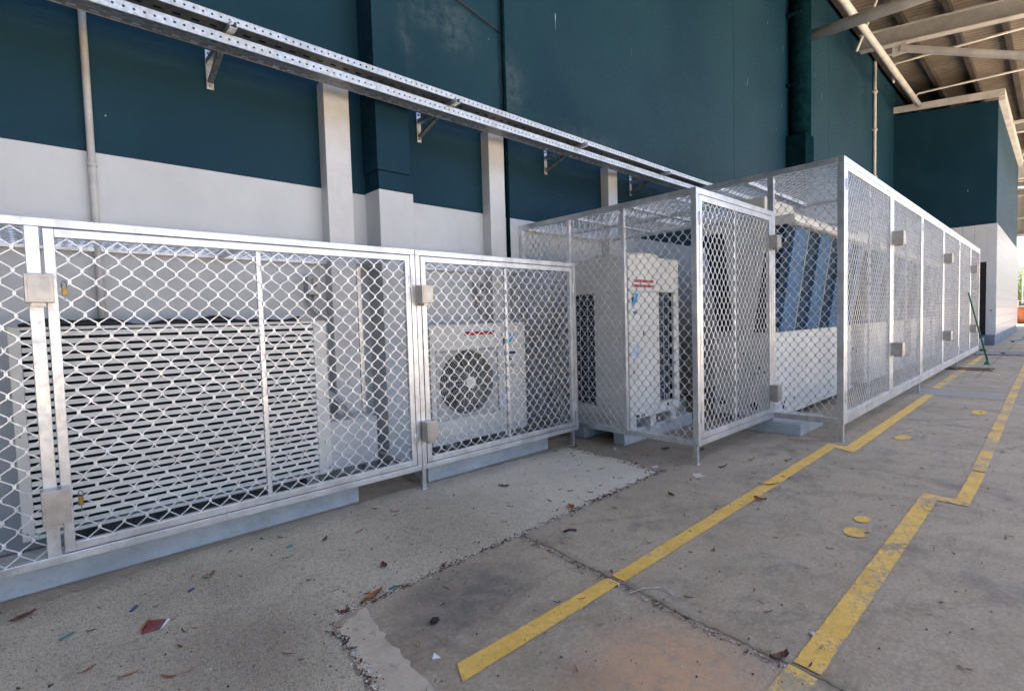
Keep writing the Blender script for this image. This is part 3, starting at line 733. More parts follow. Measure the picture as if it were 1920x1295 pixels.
b.add(ring+sq, [(k, (k+1) % N, N+(k+1) % N, N+k) for k in range(N)])
b.build('bell_mouth', M['grillew'], sa, True)
for k in range(3):
    b = MB(); a0 = k*2*math.pi/3+.4; v = []
    for i in range(7):
        for j in range(5):
            r = .06+.23*j/4; a = a0+(.9+.25*j/4)*i/6
            v.append((fx+r*math.cos(a), yf+.13-.07*i/6*(.6+.4*j/4), fz+r*math.sin(a)))
    b.add(v, [(i*5+j, i*5+j+1, (i+1)*5+j+1, (i+1)*5+j) for i in range(6) for j in range(4)])
    b.build('fan_blade', M['greyplastic'], sa, True)
b = MB()
r = .075
while r < .52:
    seg = []; n = 72
    for k in range(n+1):
        a = 2*math.pi*k/n; p = (fx+r*1.04*math.cos(a), yf-.004-.022*max(0, 1-(r/.36)**2), fz+r*math.sin(a))
        if gx0+.004 < p[0] < gx1-.004 and gz0+.004 < p[2] < gz1-.004: seg.append(p)
        else:
            if len(seg) > 1: b.tube(seg, .0021, 4, False)
            seg = []
    if len(seg) > 1: b.tube(seg, .0021, 4, False)
    r += .0178
for k in range(24):
    a = 2*math.pi*k/24; pts = []
    for i in range(8):
        rr = .06+.40*i/7; aa = a+.30*i/7
        p = (fx+rr*1.04*math.cos(aa), yf-.001-.022*max(0, 1-(rr/.36)**2), fz+rr*math.sin(aa))
        if gx0+.004 < p[0] < gx1-.004 and gz0+.004 < p[2] < gz1-.004: pts.append(p)
    if len(pts) > 1: b.tube(pts, .0024, 4, False)
for p, q in (((gx0, gz0), (gx1, gz0)), ((gx1, gz0), (gx1, gz1)), ((gx1, gz1), (gx0, gz1)), ((gx0, gz1), (gx0, gz0))):
    b.tube([(p[0], yf-.004, p[1]), (q[0], yf-.004, q[1])], .006, 6)
b.build('fan_guard', M['grillew'], sa, True)
b = MB(); b.prism([(fx+.062*math.cos(a*math.pi/4+.39), fz+.062*math.sin(a*math.pi/4+.39)) for a in range(8)], 'Y', yf-.036, yf-.026); b.build('hub_cap', M['ivory'], sa)
b = MB(); flat(b, [(2.93, 1.176), (3.33, 1.176), (3.36, 1.238), (2.89, 1.238)], yf-.001); b.build('sticker', M['paper'], sa)
b = MB(); flat(b, [(2.93, 1.172), (3.30, 1.172), (3.31, 1.206), (2.94, 1.206)], yf-.0018); b.build('sticker_band', M['red'], sa)
text('- - --- ------ --- ---', 2.95, yf-.0022, 1.214, .014, M['ink'], sa)
brandmark(sa, 3.42, 1.03, .16, .13, yf-.001)
text('DAIKIN', 3.405, yf-.0022, 1.147, .030, M['cyan'], sa, bold=.001, stretch=1.15)
b = MB(); flat(b, [(3.43, .962), (3.60, .962), (3.60, .986), (3.43, .986)], yf-.001); b.build('sticker', M['navyink'], sa)
text('R32', 3.45, yf-.0012, .90, .042, M['ink'], sa, bold=.002)
text('INVERTER', 3.44, yf-.0012, .835, .020, M['ink'], sa)
b = MB(); flat(b, [(3.385, .60), (3.46, .60), (3.46, .44), (3.385, .44)][::-1], yf-.001); b.build('sticker', M['palepaper'], sa)
b = MB()
for x in (x0+.12, x1-.25): b.box(x, yf-.03, .151, x+.12, yb+.02, z0, .004)
b.build('foot', M['dgalv'], sa)

# ------------------------------------------------------------------ upright condenser (VRV type)
vr = thing('upright_condenser', (4.8, 2.91, .2), 'tall upright beige condenser with dark coil slots inside the mid height cage', 'air conditioner')
x0, x1, y0, y1, z0, z1 = 4.30, 5.275, 2.91, 3.68, .22, 1.915
b = MB()
b.box(x0, y0, 1.555, x1, y1, z1, .006)
b.box(x0, y0, .38, 4.865, y0+.03, 1.552, .003); b.box(5.165, y0, .38, x1, y0+.03, 1.552, .003)
b.box(x0, y0+.0305, .38, x0+.03, 3.335, 1.552, .003); b.box(x0, 3.63, .38, x0+.03, y1, 1.552, .003)
b.box(x0, y0, .262, x1, y1, .377, .003)
b.box(x1-.03, y0+.0305, .38, x1, y1, 1.552); b.box(x0+.031, y1-.03, .38, x1-.031, y1, 1.552)
b.build('casing', M['ivory'], vr)
b = MB(); b.box(x0+.05, y0+.06, .385, x1-.05, y1-.06, 1.55); b.build('coil', M['navy'], vr)
b = MB()
for x in (4.96, 5.06): b.box(x, y0+.004, .38, x+.004, y0+.0101, 1.55)
for i in range(11):
    z = .45+i*.105; b.box(4.865, y0+.010, z, 5.165, y0+.014, z+.004)
b.build('coil_guard', M['grillew'], vr); b = MB()
for i in range(11):
    z = .45+i*.105; b.box(x0+.010, 3.335, z, x0+.014, 3.63, z+.004)
for y in (3.43, 3.53): b.box(x0+.004, y, .38, x0+.0101, y+.004, 1.55)
b.build('coil_guard', M['grillew'], vr)
b = MB()
for x in (x0+.03, 4.7, 5.12): b.box(x, y0+.02, .142, x+.11, y1-.02, .262, .004)
b.build('foot', M['ivory'], vr)
b = MB()
for x in (4.40, 4.50): flat(b, [(x, .275), (x+.06, .275), (x+.06, .305), (x, .305)], y0-.0008)
flat(b, [(5.00, .325), (5.04, .325), (5.04, .36), (5.00, .36)], y0-.0008)
b.build('slot', M['ink'], vr)
b = MB(); flat(b, [(4.40, 1.648), (4.76, 1.648), (4.76, 1.674), (4.40, 1.674)], y0-.001); flat(b, [(4.385, 1.598), (4.78, 1.598), (4.78, 1.624), (4.385, 1.624)], y0-.001); b.build('sticker_band', M['red'], vr)
brandmark(vr, 4.355, 1.405, .13, .13, y0-.001)
text('DAIKIN', 4.345, y0-.0018, 1.515, .024, M['cyan'], vr, bold=.001)
text('VRV', 4.375, y0-.0012, 1.325, .032, M['navyink'], vr, bold=.002)
b = MB(); flat(b, [(4.37, .90), (4.48, .90), (4.48, 1.02), (4.37, 1.02)], y0-.001); b.build('sticker', M['palepaper'], vr)
b = MB(); flat(b, [(4.36, .73), (4.40, .73), (4.40, .76), (4.36, .76)], y0-.001); flat(b, [(4.55, 1.10), (4.57, 1.10), (4.57, 1.15), (4.55, 1.15)], y0-.001); b.build('sticker', M['ink'], vr)
b = MB(); pts = [(4.79+.36*math.cos(a*math.pi/16), 3.29+.32*math.sin(a*math.pi/16), z1+.02) for a in range(32)]
b.tube(pts, .03, 8, close=True)
for r in (.1, .17, .24, .31): b.tube([(4.79+r*1.1*math.cos(a*math.pi/16), 3.29+r*math.sin(a*math.pi/16), z1+.045) for a in range(32)], .004, 4, close=True)
b.build('fan_outlet', M['ivory'], vr, True)

# ------------------------------------------------------------------ chillers
def chiller(label):
    X0 = 6.10; L = 3.15; t = thing('chiller', (X0+L/2, 2.6, .1), label, 'chiller')
    y0, y1 = 2.20, 2.90; zb, zm, zt = .16, 1.075, 2.27
    b = MB()
    for i in range(3):
        b.box(X0+i*L/3+(.002 if i else 0), y0, zb, X0+(i+1)*L/3-.002, y1, zm, .004)
    b.hexa([(X0-.02, y0-.02, .10), (X0+L, y0-.02, .10), (X0+L, y1, .10), (X0-.02, y1, .10), (X0-.02, y0-.02, zb-.001), (X0+L, y0-.02, zb-.001), (X0+L, y1, zb-.001), (X0-.02, y1, zb-.001)])
    b.build('base_cabinet', M['ivory'], t)
    b = MB()
    for (yy, zz, r) in ((2.42, .22, .045), (2.75, .62, .022), (2.80, .24, .04), (2.82, .84, .012), (2.55, .83, .012), (2.36, .66, .02), (2.40, .60, .02), (2.30, .62, .015), (2.66, .95, .010)):
        b.prism([(yy+r*math.cos(a*math.pi/6), zz+r*math.sin(a*math.pi/6)) for a in range(12)], 'X', X0-.003, X0-.0005)
    for (xx, zz, r) in ((6.42, .25, .02), (6.75, .26, .016), (7.0, .62, .008), (7.35, .98, .008), (6.38, .20, .03), (8.2, .25, .016), (7.9, .7, .008)):
        b.prism([(xx+r*math.cos(a*math.pi/6), zz+r*math.sin(a*math.pi/6)) for a in range(12)], 'Y', y0-.003, y0-.0005)
    b.build('port', M['ink'], t)
    b = MB(); b.prism([(2.44, zm+.002), (2.66, zm+.002), (2.77, zt+.02), (2.265, zt+.02)], 'X', X0, X0+L)
    b.build('end_plate', M['ivory'], t)
    b = MB(); b.prism([(y0+.10, zm+.003), (y1-.10, zm+.003), (3.07-.10, zt-.002), (2.03+.10, zt-.002)], 'X', X0+.03, X0+L-.03); b.build('coil_core', M['navy2'], t)
    # outer coils lean outwards towards the top
    for side in (0, 1):
        def P(x, z, o=0.0):
            u = (z-zm)/(zt-zm); y = y0+(2.03-y0)*u+.004-o if side == 0 else y1+(3.07-y1)*u-.004+o
            return (x, y, z)
        b = MB(); dd = .05 if side == 0 else -.05
        A = [P(X0+.02, zm+.002), P(X0+L-.02, zm+.002), P(X0+L-.02, zt), P(X0+.02, zt)]
        B = [(x, y+dd+.04*(1 if side == 0 else -1), z) for x, y, z in A]
        b.add([(x, y+(.035 if side == 0 else -.035), z) for x, y, z in A]+B, [(0,1,2,3), (7,6,5,4), (0,4,5,1), (1,5,6,2), (2,6,7,3), (3,7,4,0)])
        b.build('coil_recess', M['coil2'], t)
        n = 4
        for i in range(n):
            xa = X0+.20+i*.90; xb = min(xa+.44, X0+L-.03)
            if xa > X0+L-.1: break
            b = MB(); A = [P(xa, zm+.004), P(xb, zm+.004), P(xb, zt-.003), P(xa, zt-.003)]
            B = [(x, y+(.033 if side == 0 else -.033), z) for x, y, z in A]
            b.add(A+B, [(0,1,2,3), (7,6,5,4), (0,4,5,1), (1,5,6,2), (2,6,7,3), (3,7,4,0)])
            o = b.build('coil_panel', M['coil'], t)
            b = MB(); b.bar(P(xb, zm+.01, .004), P(xb, zt-.01, .004), .012, .012, (0,1,0)); b.build('panel_trim', M['grillew'], o)
    b = MB(); b.box(X0-.0, 1.985, zt+.003, X0+L, 3.10, zt+.09, .006); b.box(X0+.05, 2.0, zt+.10, X0+L, 3.08, zt+.112)
    b.box(X0, 1.965, zt+.012, X0+L, 1.983, zt+.03)
    b.build('top_frame', M['ivory'], t)
    for i in range(3):
        b = MB(); b.box(X0+.05+i*1.0, 2.31, zt+.1125, X0+.98+i*1.0, 3.0, zt+.36, .012); b.build('fan_shroud', M['beige'], t)
        return t
ch = chiller('large ivory chiller with leaning blue coil panels, the nearest one behind the tall cage corner')
t2 = copy_tree(ch); t2.location.x += 3.9; t2['label'] = 'ivory chiller standing in the middle bay of the tall mesh cage'
t3 = copy_tree(ch); t3.location.x += 7.8; t3['label'] = 'ivory chiller standing in the far bay of the tall mesh cage'
for q in (ch, t2, t3): q['group'] = 'chillers inside the tall cage'
# rail the machines stand on, at the gap between condenser and chiller
b = MB(); b.box(5.75, 3.36, .02, 6.25, 3.7, .21, .005); tag(b.build('trunking_box', M['cover']), 'low white trunking box on the ground behind the upright condenser', 'box')

# ------------------------------------------------------------------ canopy
SL = .13; Z0 = 9.45
def rz(y): return Z0-SL*(YW-y)
cn = thing('canopy', (4, -2, 0), 'brown corrugated canopy roof on cream steel rafters over the loading area', 'roof')
b = MB(); XA, XB, YE = -45, 48, -1.7
b.add([(XA, YE, rz(YE)), (XB, YE, rz(YE)), (XB, YW, rz(YW)), (XA, YW, rz(YW))]+[(XA, YE, rz(YE)+.06), (XB, YE, rz(YE)+.06), (XB, YW, rz(YW)+.06), (XA, YW, rz(YW)+.06)], [(3,2,1,0), (4,5,6,7), (0,1,5,4), (1,2,6,5), (2,3,7,6), (3,0,4,7)])
b.build('roof_sheet', M['roof'], cn)
y = YW-.12
while y > YE:
    wd = .13; b = MB(); z = rz(y)
    b.hexa([(XA, y-wd, rz(y-wd)-.20), (XB, y-wd, rz(y-wd)-.20), (XB, y, z-.20), (XA, y, z-.20), (XA, y-wd, rz(y-wd)-.002), (XB, y-wd, rz(y-wd)-.002), (XB, y, z-.002), (XA, y, z-.002)])
    b.build('purlin', M['purlin'], cn); y -= .98
for x in (6, 12, 18, 30, 36, 42, 47.7):
    b = MB()
    def seg(a, c, dz0, dz1, w):
        b.hexa([(x-w, a, rz(a)-dz1), (x+w, a, rz(a)-dz1), (x+w, c, rz(c)-dz1), (x-w, c, rz(c)-dz1), (x-w, a, rz(a)-dz0), (x+w, a, rz(a)-dz0), (x+w, c, rz(c)-dz0), (x-w, c, rz(c)-dz0)])
    seg(YE, YW-.16, .21, .63, .02); o = b.build('rafter', M['steelg'], cn)
    b = MB(); seg(YE, YW-.16, .632, .655, .13); seg(YE, YW-.16, .195, .209, .13); b.build('flange', M['steelw'], o)
b = MB(); 
for i in range(40):
    xx = i*.3
    b.box(48.05, -8+xx, 6.0, 48.09, -8+xx+.16, rz(-8+xx)-.1); b.box(48.08, -8+xx+.16, 6.0, 48.11, -8+xx+.3, rz(-8+xx)-.1)
b.build('end_cladding', M['steelg'], cn)
b = MB(); b.box(47.8, -8, 5.85, 48.05, 4.2, 6.02); b.box(47.8, -8, 7.0, 48.0, 4.2, 7.1); b.build('end_beam', M['steelw'], cn)
for x in (27, 33, 39, 45):
    b = MB(); zt = rz(0)-.75; b.box(x, -1.6, zt-.10, x+.08, 3.6, zt); b.build('tie_beam', M['steelw'], cn)
b = MB()
for y in (-1.68,): b.box(XA, y, rz(y)-.42, XB, y+.10, rz(y)-.21)
b.build('eave_beam', M['steelg'], cn)
b = MB(); b.tube([(13.4, 4.2, 7.62), (13.4, -1.6, 7.45)], .125, 18); tag(b.build('tie_pipe', M['steelw'], smooth=True), 'thick cream round tie pipe leaving the dark downpipe and crossing to the upper right', 'pipe')
b = MB(); b.tube([(6, 3.5, 8.34), (23.1, 3.5, 8.44)], .085, 16); tag(b.build('overhead_pipe', M['steelw'], smooth=True), 'long straight cream pipe hung beside the wall under the canopy', 'pipe')
b = MB(); b.tube([(18.0, 3.12, 8.50), (18.0, 3.0, 8.46), (18.0, -1.6, 6.30)], .095, 16); b.box(17.98, 3.0, 8.36, 18.02, 3.32, 8.62)
tag(b.build('knee_brace', M['steelw'], smooth=True, autos=40), 'cream round brace bolted under the nearest rafter and sloping down right', 'brace')
b = MB(); b.tube([(16.0, 3.196, 9.333), (16.0, 3.715, 8.01)], .032, 8); tag(b.build('bracing_rod', M['steelw'], smooth=True, autos=40), 'thin cream bracing rod hanging by the thick tie pipe', 'rod')
b = MB(); b.tube([(20, 3.66, 8.35), (20, 3.66, 8.86), (20, 3.60, 8.92), (20, -1.6, 8.70)], .035, 8); tag(b.build('sprinkler_pipe', M['steelw'], smooth=True), 'thin cream sprinkler pipe running out under the canopy behind the rafter', 'pipe')
b = MB(); b.tube([(23, 3.56, 8.45), (23, 3.56, 8.75), (23, 3.50, 8.80), (23, -1.6, 8.54)], .035, 8); tag(b.build('sprinkler_pipe', M['steelw'], smooth=True), 'thin cream sprinkler pipe just above the dark box building', 'pipe')

so_ = MB(); so_.box(-20, -34, -.1, -8.5, YW-.2, 9.0)  # added block out of view, keeps sky light off the left-facing sides
tag(so_.build('unseen_sky_blocker', M['teal']), 'unseen dark teal block added behind the camera to cut sky light from the left', 'building')
# ------------------------------------------------------------------ box building and cabin
bb = thing('box_extension', (28, 3, 0), 'dark teal box extension with cream fascia above the white cabin', 'building')
XF, YF = 23.4, 1.475
b = MB(); b.prism([(YF, 4.045), (YW-.004, 4.045), (YW-.004, 8.35), (YF, 8.02)], 'X', XF, 35.0); b.build('upper_wall', M['teal'], bb)
b = MB()
b.prism([(YF-.16, 8.09), (YW, 8.42), (YW, 8.63), (YF-.16, 8.31)], 'X', XF-.12, XF-.002)
b.prism([(YF-.16, 7.98), (YF-.002, 7.98), (YF-.002, 8.30), (YF-.16, 8.30)], 'X', XF-.002, 35.2)
b.build('fascia', M['steelw'], bb)
b = MB(); b.box(34.9, YF-.25, 7.4, 35.2, YF-.003, 7.98); b.build('downpipe_head', M['steelw'], bb)
cb_ = thing('white_cabin', (29, 3, 0), 'white panelled cabin with a dark doorway under the dark box', 'building')
b = MB(); dy0, dy1, dz = 1.70, 2.62, 2.80
ys = [YF-.03, dy0]
b.box(XF-.04, YF-.03, .36, XF+.02, dy0, 4.043, .006)
b.box(XF-.04, dy1, .30, XF+.02, 4.2, 4.043, .006)
for y in np.arange(dy0+.001, dy1-.1, .31): b.box(XF-.04, y, dz, XF+.02, min(y+.306, dy1-.001), 4.043, .006)
b.build('front_wall', M['panel'], cb_)
b = MB(); n = 12
for i in range(n): 
    z = .36+(4.04-.36)*i/n; b.box(XF+.021, YF-.03-.0, z, 35.9, YF+.02, z+(4.04-.36)/n-.004, .006)
t = NT('white_side_panel', Roughness=.32); t.b.inputs['Base Color'].default_value = (.40,.425,.45,1)
b.build('side_wall', t.m, cb_)
b = MB(); b.box(XF+.021, YF+.03, 0, 35.8, 4.2, 4.02); b.build('core', M['dark'], cb_)
b = MB(); b.box(XF-.01, dy0+.002, .30, XF+.0, dy1-.002, dz-.002); b.build('doorway', M['dark'], cb_)
b = MB(); b.box(XF-.035, YF-.01, 0.0, 35.9, YF+.3, .355); b.build('skirting', M['base'], cb_)
b = MB(); b.box(XF-.06, 1.55, 1.15, XF-.041, 1.59, 1.19); b.build('latch', M['ink'], cb_)
b = MB(); b.box(20.0, 1.92, 0, XF-.045, 4.2, .14, .01); b.box(21.3, 1.72, 0, XF-.046, 1.915, .27, .01)
tag(b.build('entrance_step', M['kerb']), 'pale concrete steps in front of the cabin doorway', 'step')
b = MB(); b.box(18.6, .35, 0, 19.9, 1.9, .035, .01); tag(b.build('cover_slab', M['kerb']), 'flat pale concrete cover slab on the ground past the end of the tall cage', 'slab')
# drain grate
b = MB()
for i in range(26): b.bar((14.05+.02, .95+i*.03, .012), (14.5, .965+i*.03, .012), .012, .014)
b.box(14.02, .9, .001, 14.06, 1.78, .018); b.box(14.5, .9, .001, 14.54, 1.78, .018)
tag(b.build('drain_grate', M['rust']), 'rusty drain grate set across the ground beyond the second gate', 'grate')
# broom
bx = thing('broom', (15.7, 1.1, 0), 'green broom leaning against the far end of the tall cage', 'broom')
b = MB(); b.tube([(15.70, 1.10, .08), (15.35, 1.405, 1.62)], .016, 10); b.build('handle', M['green'], bx, True)
b = MB(); b.hexa([(15.5, 1.05, .01), (15.9, 1.05, .01), (15.9, 1.15, .01), (15.5, 1.15, .01), (15.6, 1.08, .09), (15.8, 1.08, .09), (15.8, 1.12, .09), (15.6, 1.12, .09)]); b.build('head', M['green'], bx)
# litter at the steps
for i, (x, y, s) in enumerate(((20.6, 1.55, .08), (20.2, 1.35, .06), (18.9, 1.02, .05))):
    bm = bmesh.new(); bmesh.ops.create_icosphere(bm, subdivisions=2, radius=s)
    for v in bm.verts: v.co = Vector((v.co.x*1.4*(1+random.uniform(-.3, .3)), v.co.y*(1+random.uniform(-.3, .3)), abs(v.co.z)*.6))
    bmesh.ops.translate(bm, vec=(x, y, .036 if x < 19.9 else 0), verts=bm.verts); b = MB(); b.bm(bm)
    tag(b.build('rubble_lump', M['black2'] if i != 1 else M['stone']), ['dark crumpled rubbish lump at the foot of the cabin steps', 'pale lump of rubble just in front of the cabin steps', 'dark rubbish lump lying on the pale cover slab'][i], 'rubbish')
b = MB(); b.tube([(25.5+i*.6, 1.1-.03*i+.12*math.sin(i*1.1), .03) for i in range(14)], .025, 8); tag(b.build('hose', M['shard'], smooth=True), 'green hose lying on the ground beside the white cabin', 'hose')

# ------------------------------------------------------------------ background beyond
sk = thing('skip_bin', (52, 0, 0), 'rusty brown skip bin beyond the canopy', 'bin')
b = MB(); b.hexa([(51.3, -1.8, 0), (53, -1.8, 0), (53, 3.3, 0), (51.3, 3.3, 0), (51, -2.6, 1.12), (53.3, -2.6, 1.12), (53.3, 4.1, 1.12), (51, 4.1, 1.12)]); b.build('body', M['binr'], sk)
b = MB(); b.box(50.93, -2.7, 1.08, 53.37, 4.2, 1.2, .01)
for y in (-1.2, .6, 2.1, 3.2): b.bar((51.26, y, .02), (50.97, y*1.05, 1.1), .1, .06, (0,1,0))
b.build('rim', M['binr'], sk)
cr = thing('parked_car', (60, 1.4, 0), 'red car parked far behind the skip bin', 'car')
b = MB(); b.box(58.5, -.5, .35, 60.3, 3.7, .95, .15); b.build('body', M['carred'], cr)
b = MB(); b.hexa([(58.55, .1, .93), (60.25, .1, .93), (60.25, 3.2, .93), (58.55, 3.2, .93), (58.7, .7, 1.5), (60.1, .7, 1.5), (60.1, 2.6, 1.5), (58.7, 2.6, 1.5)]); b.build('cabin_glass', M['glass'], cr)
for x in (58.5, 60.15):
    for y in (.3, 2.9):
        b = MB(); b.tube([(x, y, .33), (x+.18, y, .33)], .33, 20); b.build('wheel', M['black'], cr, True, autos=40)
fn = thing('rail_fence', (56, 2, 0), 'pale post and rail fence far behind the skip bin', 'fence')
for y in np.arange(-8, 9, 1.7):
    b = MB(); b.box(55.9, y, 0, 56.0, y+.08, 1.75); b.build('post', M['silver'], fn)
for z in (1.25, 1.65): 
    b = MB(); b.box(55.93, -8, z, 55.97, 9, z+.05); b.build('rail', M['silver'], fn)
bc = thing('street_pole', (66, 1.9, 0), 'thin dark pole standing in front of the distant trees', 'pole')
b = MB(); b.tube([(66, 2.33, 0), (66, 2.33, 4.0)], .06, 8); b.build('shaft', M['dgalv'], bc, True)
def tree(x, y, h, sp, seed, label):
    rnd = random.Random(seed); t = thing('broadleaf_tree', (x, y, 0), label, 'tree', 'distant trees beyond the canopy')
    b = MB(); b.tube([(x, y, 0), (x+.1, y, h*.3), (x-.1, y+.1, h*.6)], [.22, .17, .08], 8)
    for k in range(6):
        a = k*1.05; b.tube([(x, y, h*.3), (x+sp*.5*math.cos(a), y+sp*.5*math.sin(a), h*.62)], [.09, .03], 6)
    b.build('trunk', M['bark'], t, True)
    b = MB(); cl = [(x+rnd.uniform(-sp, sp)*.7, y+rnd.uniform(-sp, sp)*.7, h*rnd.uniform(.34, .9), rnd.uniform(.6, 1.2)) for _ in range(34)]
    for cx, cy, cz, r in cl:
        for _ in range(170):
            d = Vector((rnd.gauss(0, 1), rnd.gauss(0, 1), rnd.gauss(0, 1))).normalized()*r*rnd.uniform(.4, 1)**.5
            p = Vector((cx, cy, cz))+d; s = rnd.uniform(.06, .13)
            u = Vector((rnd.gauss(0, 1), rnd.gauss(0, 1), rnd.gauss(0, 1))).normalized()*s; w = u.cross(d).normalized()*s*.6
            b.add([p-u, p+w, p+u, p-w], [(0,1,2,3)])
    b.build('crown', M['foliage'], t); return t
tree(72, 2.8, 4.7, 2.4, 3, 'leafy green tree far beyond the canopy, nearest behind the skip bin')
tree(76, -.4, 5.4, 2.8, 5, 'leafy green tree far beyond the canopy at the right edge')
tree(80, 6.5, 5.0, 3.2, 8, 'leafy green tree far beyond the canopy, half behind the white cabin')

# ------------------------------------------------------------------ small debris
def leaf_geo(b, x, y, L, W, ang, z=.008, curl=.3, rnd=random):
    n = 7; pts = []
    ca_, sa_ = math.cos(ang), math.sin(ang); tw = rnd.uniform(-.5, .5)
    for i in range(n):
        u = i/(n-1); w = W*math.sin(math.pi*min(1, .08+u*.92))**.8*(1 if i < n-1 else .1)*rnd.uniform(.75, 1.1)
        zz = z+L*curl*(u-.5)**2*rnd.uniform(.9, 1.6)
        for s in (-1, 0, 1):
            px = (u-.5)*L; py = s*w/2+.15*L*math.sin(u*3)*tw
            pts.append((x+px*ca_-py*sa_, y+px*sa_+py*ca_, zz+(abs(s)*W*.28*rnd.uniform(.4, 1.3))))
    b.add(pts, [(i*3+j, i*3+j+1, (i+1)*3+j+1, (i+1)*3+j) for i in range(n-1) for j in (0, 1)])
leaves = [(-.106,3.215,.10,.035,.5,'leafm','dark red brown leaf lying below the low cage at the far left'),
 (1.107,2.204,.13,.045,.35,'leafo','orange curled leaf at the near corner of the rough concrete strip'),
 (2.62,2.27,.07,.05,1.2,'leafo','curled orange leaf on the long edge of the rough concrete strip'),
 (3.95,3.33,.09,.03,.8,'leafo','orange leaf beside the right leg of the single fan cage'),
 (3.80,2.52,.05,.03,.1,'leafm','brown leaf near the right end of the rough concrete strip'),
 (4.42,2.60,.09,.04,2.4,'leafm','dark crumpled leaf in front of the plinth of the upright condenser'),
 (4.62,2.32,.10,.04,.4,'leafm','brown curled leaf under the front rail of the mid height cage'),
 (4.20,1.93,.11,.028,2.9,'leafm','long brown leaf right of the front leg of the mid height cage'),
 (4.60,1.84,.12,.03,.2,'leaftan','tan leaf beside the yellow line in front of the mid height cage'),
 (3.30,1.90,.09,.03,1.0,'leafm','red brown leaf on the grey floor between rough strip and yellow line'),
 (4.75,1.60,.09,.025,2.7,'leafm','dark leaf lying across the inner edge of the near yellow line'),
 (3.62,1.40,.08,.045,1.8,'leafo','crumpled orange leaf just below the near yellow line'),
 (3.98,1.48,.16,.016,2.3,'leafm','thin dark twig like leaf lying over the near yellow line'),
 (1.98,.70,.085,.04,2.6,'leafm','dark pointed leaf at the edge of the broad yellow line, near the floor joint'),
 (.60,3.02,.06,.045,.3,'leaftan','pale star shaped leaf on the rough strip in front of the louvred unit'),
 (1.22,3.02,.07,.025,.9,'leafm','small brown leaf on the middle of the rough concrete strip'),
 (2.62,2.95,.09,.035,2.0,'leafm','brown leaf on the rough strip in front of the single fan unit'),
 (1.30,2.45,.06,.04,1.3,'leafm','dark leaf on the rough strip above the orange leaf')]
for x, y, L, W, a, m, lab in leaves:
    b = MB(); leaf_geo(b, x, y, L, W, a); tag(b.build('dry_leaf', M[m]), lab, 'leaf', 'dry leaves on the floor')
b = MB(); b.add([(.26,2.66,.006),(.33,2.645,.012),(.365,2.72,.008),(.30,2.75,.014)], [(0,1,2,3)]); wrp = thing('wrapper', (.31,2.7,0), 'crumpled red and yellow wrapper on the rough strip at lower left', 'wrapper')
b.build('red_side', M['wred'], wrp); b = MB(); b.add([(.25,2.675,.006),(.272,2.69,.016),(.318,2.765,.018),(.295,2.775,.006)], [(0,1,2,3)]); b.build('yellow_side', M['yellow'], wrp)
b = MB(); b.add([(.368,2.715,.009),(.334,2.647,.013),(.328,2.640,.006),(.376,2.708,.005)], [(0,1,2,3)]); b.build('white_edge', M['paper'], wrp)
def lump(name, x, y, sx, sy, sz, m, lab, cat, seed=1, sub=2):
    rnd = random.Random(seed); bm = bmesh.new(); bmesh.ops.create_icosphere(bm, subdivisions=sub, radius=1)
    for v in bm.verts: k = 1+rnd.uniform(-.22, .22); v.co = Vector((v.co.x*sx*k, v.co.y*sy*k, (v.co.z*k+.8)*sz))
    bmesh.ops.translate(bm, vec=(x, y, .004), verts=bm.verts); b = MB(); b.bm(bm); return tag(b.build(name, M[m]), lab, cat)
lump('charred_lump', 1.198, 1.828, .020, .015, .012, 'black2', 'small black charred lump on the dark patch of floor', 'lump', 2, 3)
lump('pebble', 3.829, 2.352, .034, .024, .007, 'stone', 'flat white stone beside the right tip of the rough strip', 'stone', 3)
lump('pebble', 4.10, 2.96, .016, .013, .010, 'stone', 'small white pebble beside the plinth of the upright condenser', 'stone', 4)
lump('pebble', 4.30, 2.25, .014, .012, .012, 'stone', 'small white pebble under the mid height cage front rail', 'stone', 5)
lump('pebble', 2.22, .66, .010, .010, .006, 'stone', 'tiny pale pebble sitting on the broad yellow line', 'stone', 6)
lump('pebble', 2.68, 1.28, .016, .012, .008, 'leaftan', 'brown and white pebble in the lane between the yellow lines', 'stone', 7)
b = MB(); b.add([(1.05,1.630,.006),(1.08,1.612,.007),(1.073,1.648,.014)], [(0,1,2)]); tag(b.build('paper_scrap', M['paper']), 'white triangular paper scrap near the start of the yellow line', 'paper')
b = MB(); b.tube([(1.96,1.36,.008),(2.05,1.33,.012),(2.12,1.27,.010),(2.10,1.20,.008)], .0028, 6); tag(b.build('twig', M['stone'], smooth=True), 'thin pale hooked twig just past the yellow line joint', 'twig')
b = MB(); b.tube([(2.02,2.05,.008),(2.12,2.02,.014),(2.22,2.06,.010)], .004, 6); tag(b.build('twig', M['twig'], smooth=True), 'short pale twig lying across the floor joint', 'twig')
b = MB(); b.tube([(2.36,2.00,.008),(2.33,2.03,.012),(2.29,2.04,.008)], .007, 6); tag(b.build('hose_piece', M['ink'], smooth=True), 'short black bit of hose by the floor joint', 'hose')
for (x, y, L, a, m, lab) in ((.03,2.875,.055,.6,'shard','teal plastic shard on the rough strip below the far left of the low cage'), (1.03,3.08,.035,.2,'shard','small teal shard in the middle of the rough strip'), (.27,2.93,.045,.9,'bluep','dark blue plastic strip beside the red wrapper'), (.50,2.93,.03,.7,'bluep','small blue plastic chip beside the pale star shaped leaf'), (1.22,2.215,.03,.2,'shard','small teal shard beside the orange leaf')):
    b = MB(); b.bar((x-L/2*math.cos(a), y-L/2*math.sin(a), .008), (x+L/2*math.cos(a), y+L/2*math.sin(a), .010), .014, .004); tag(b.build('plastic_shard', M[m]), lab, 'plastic scrap')
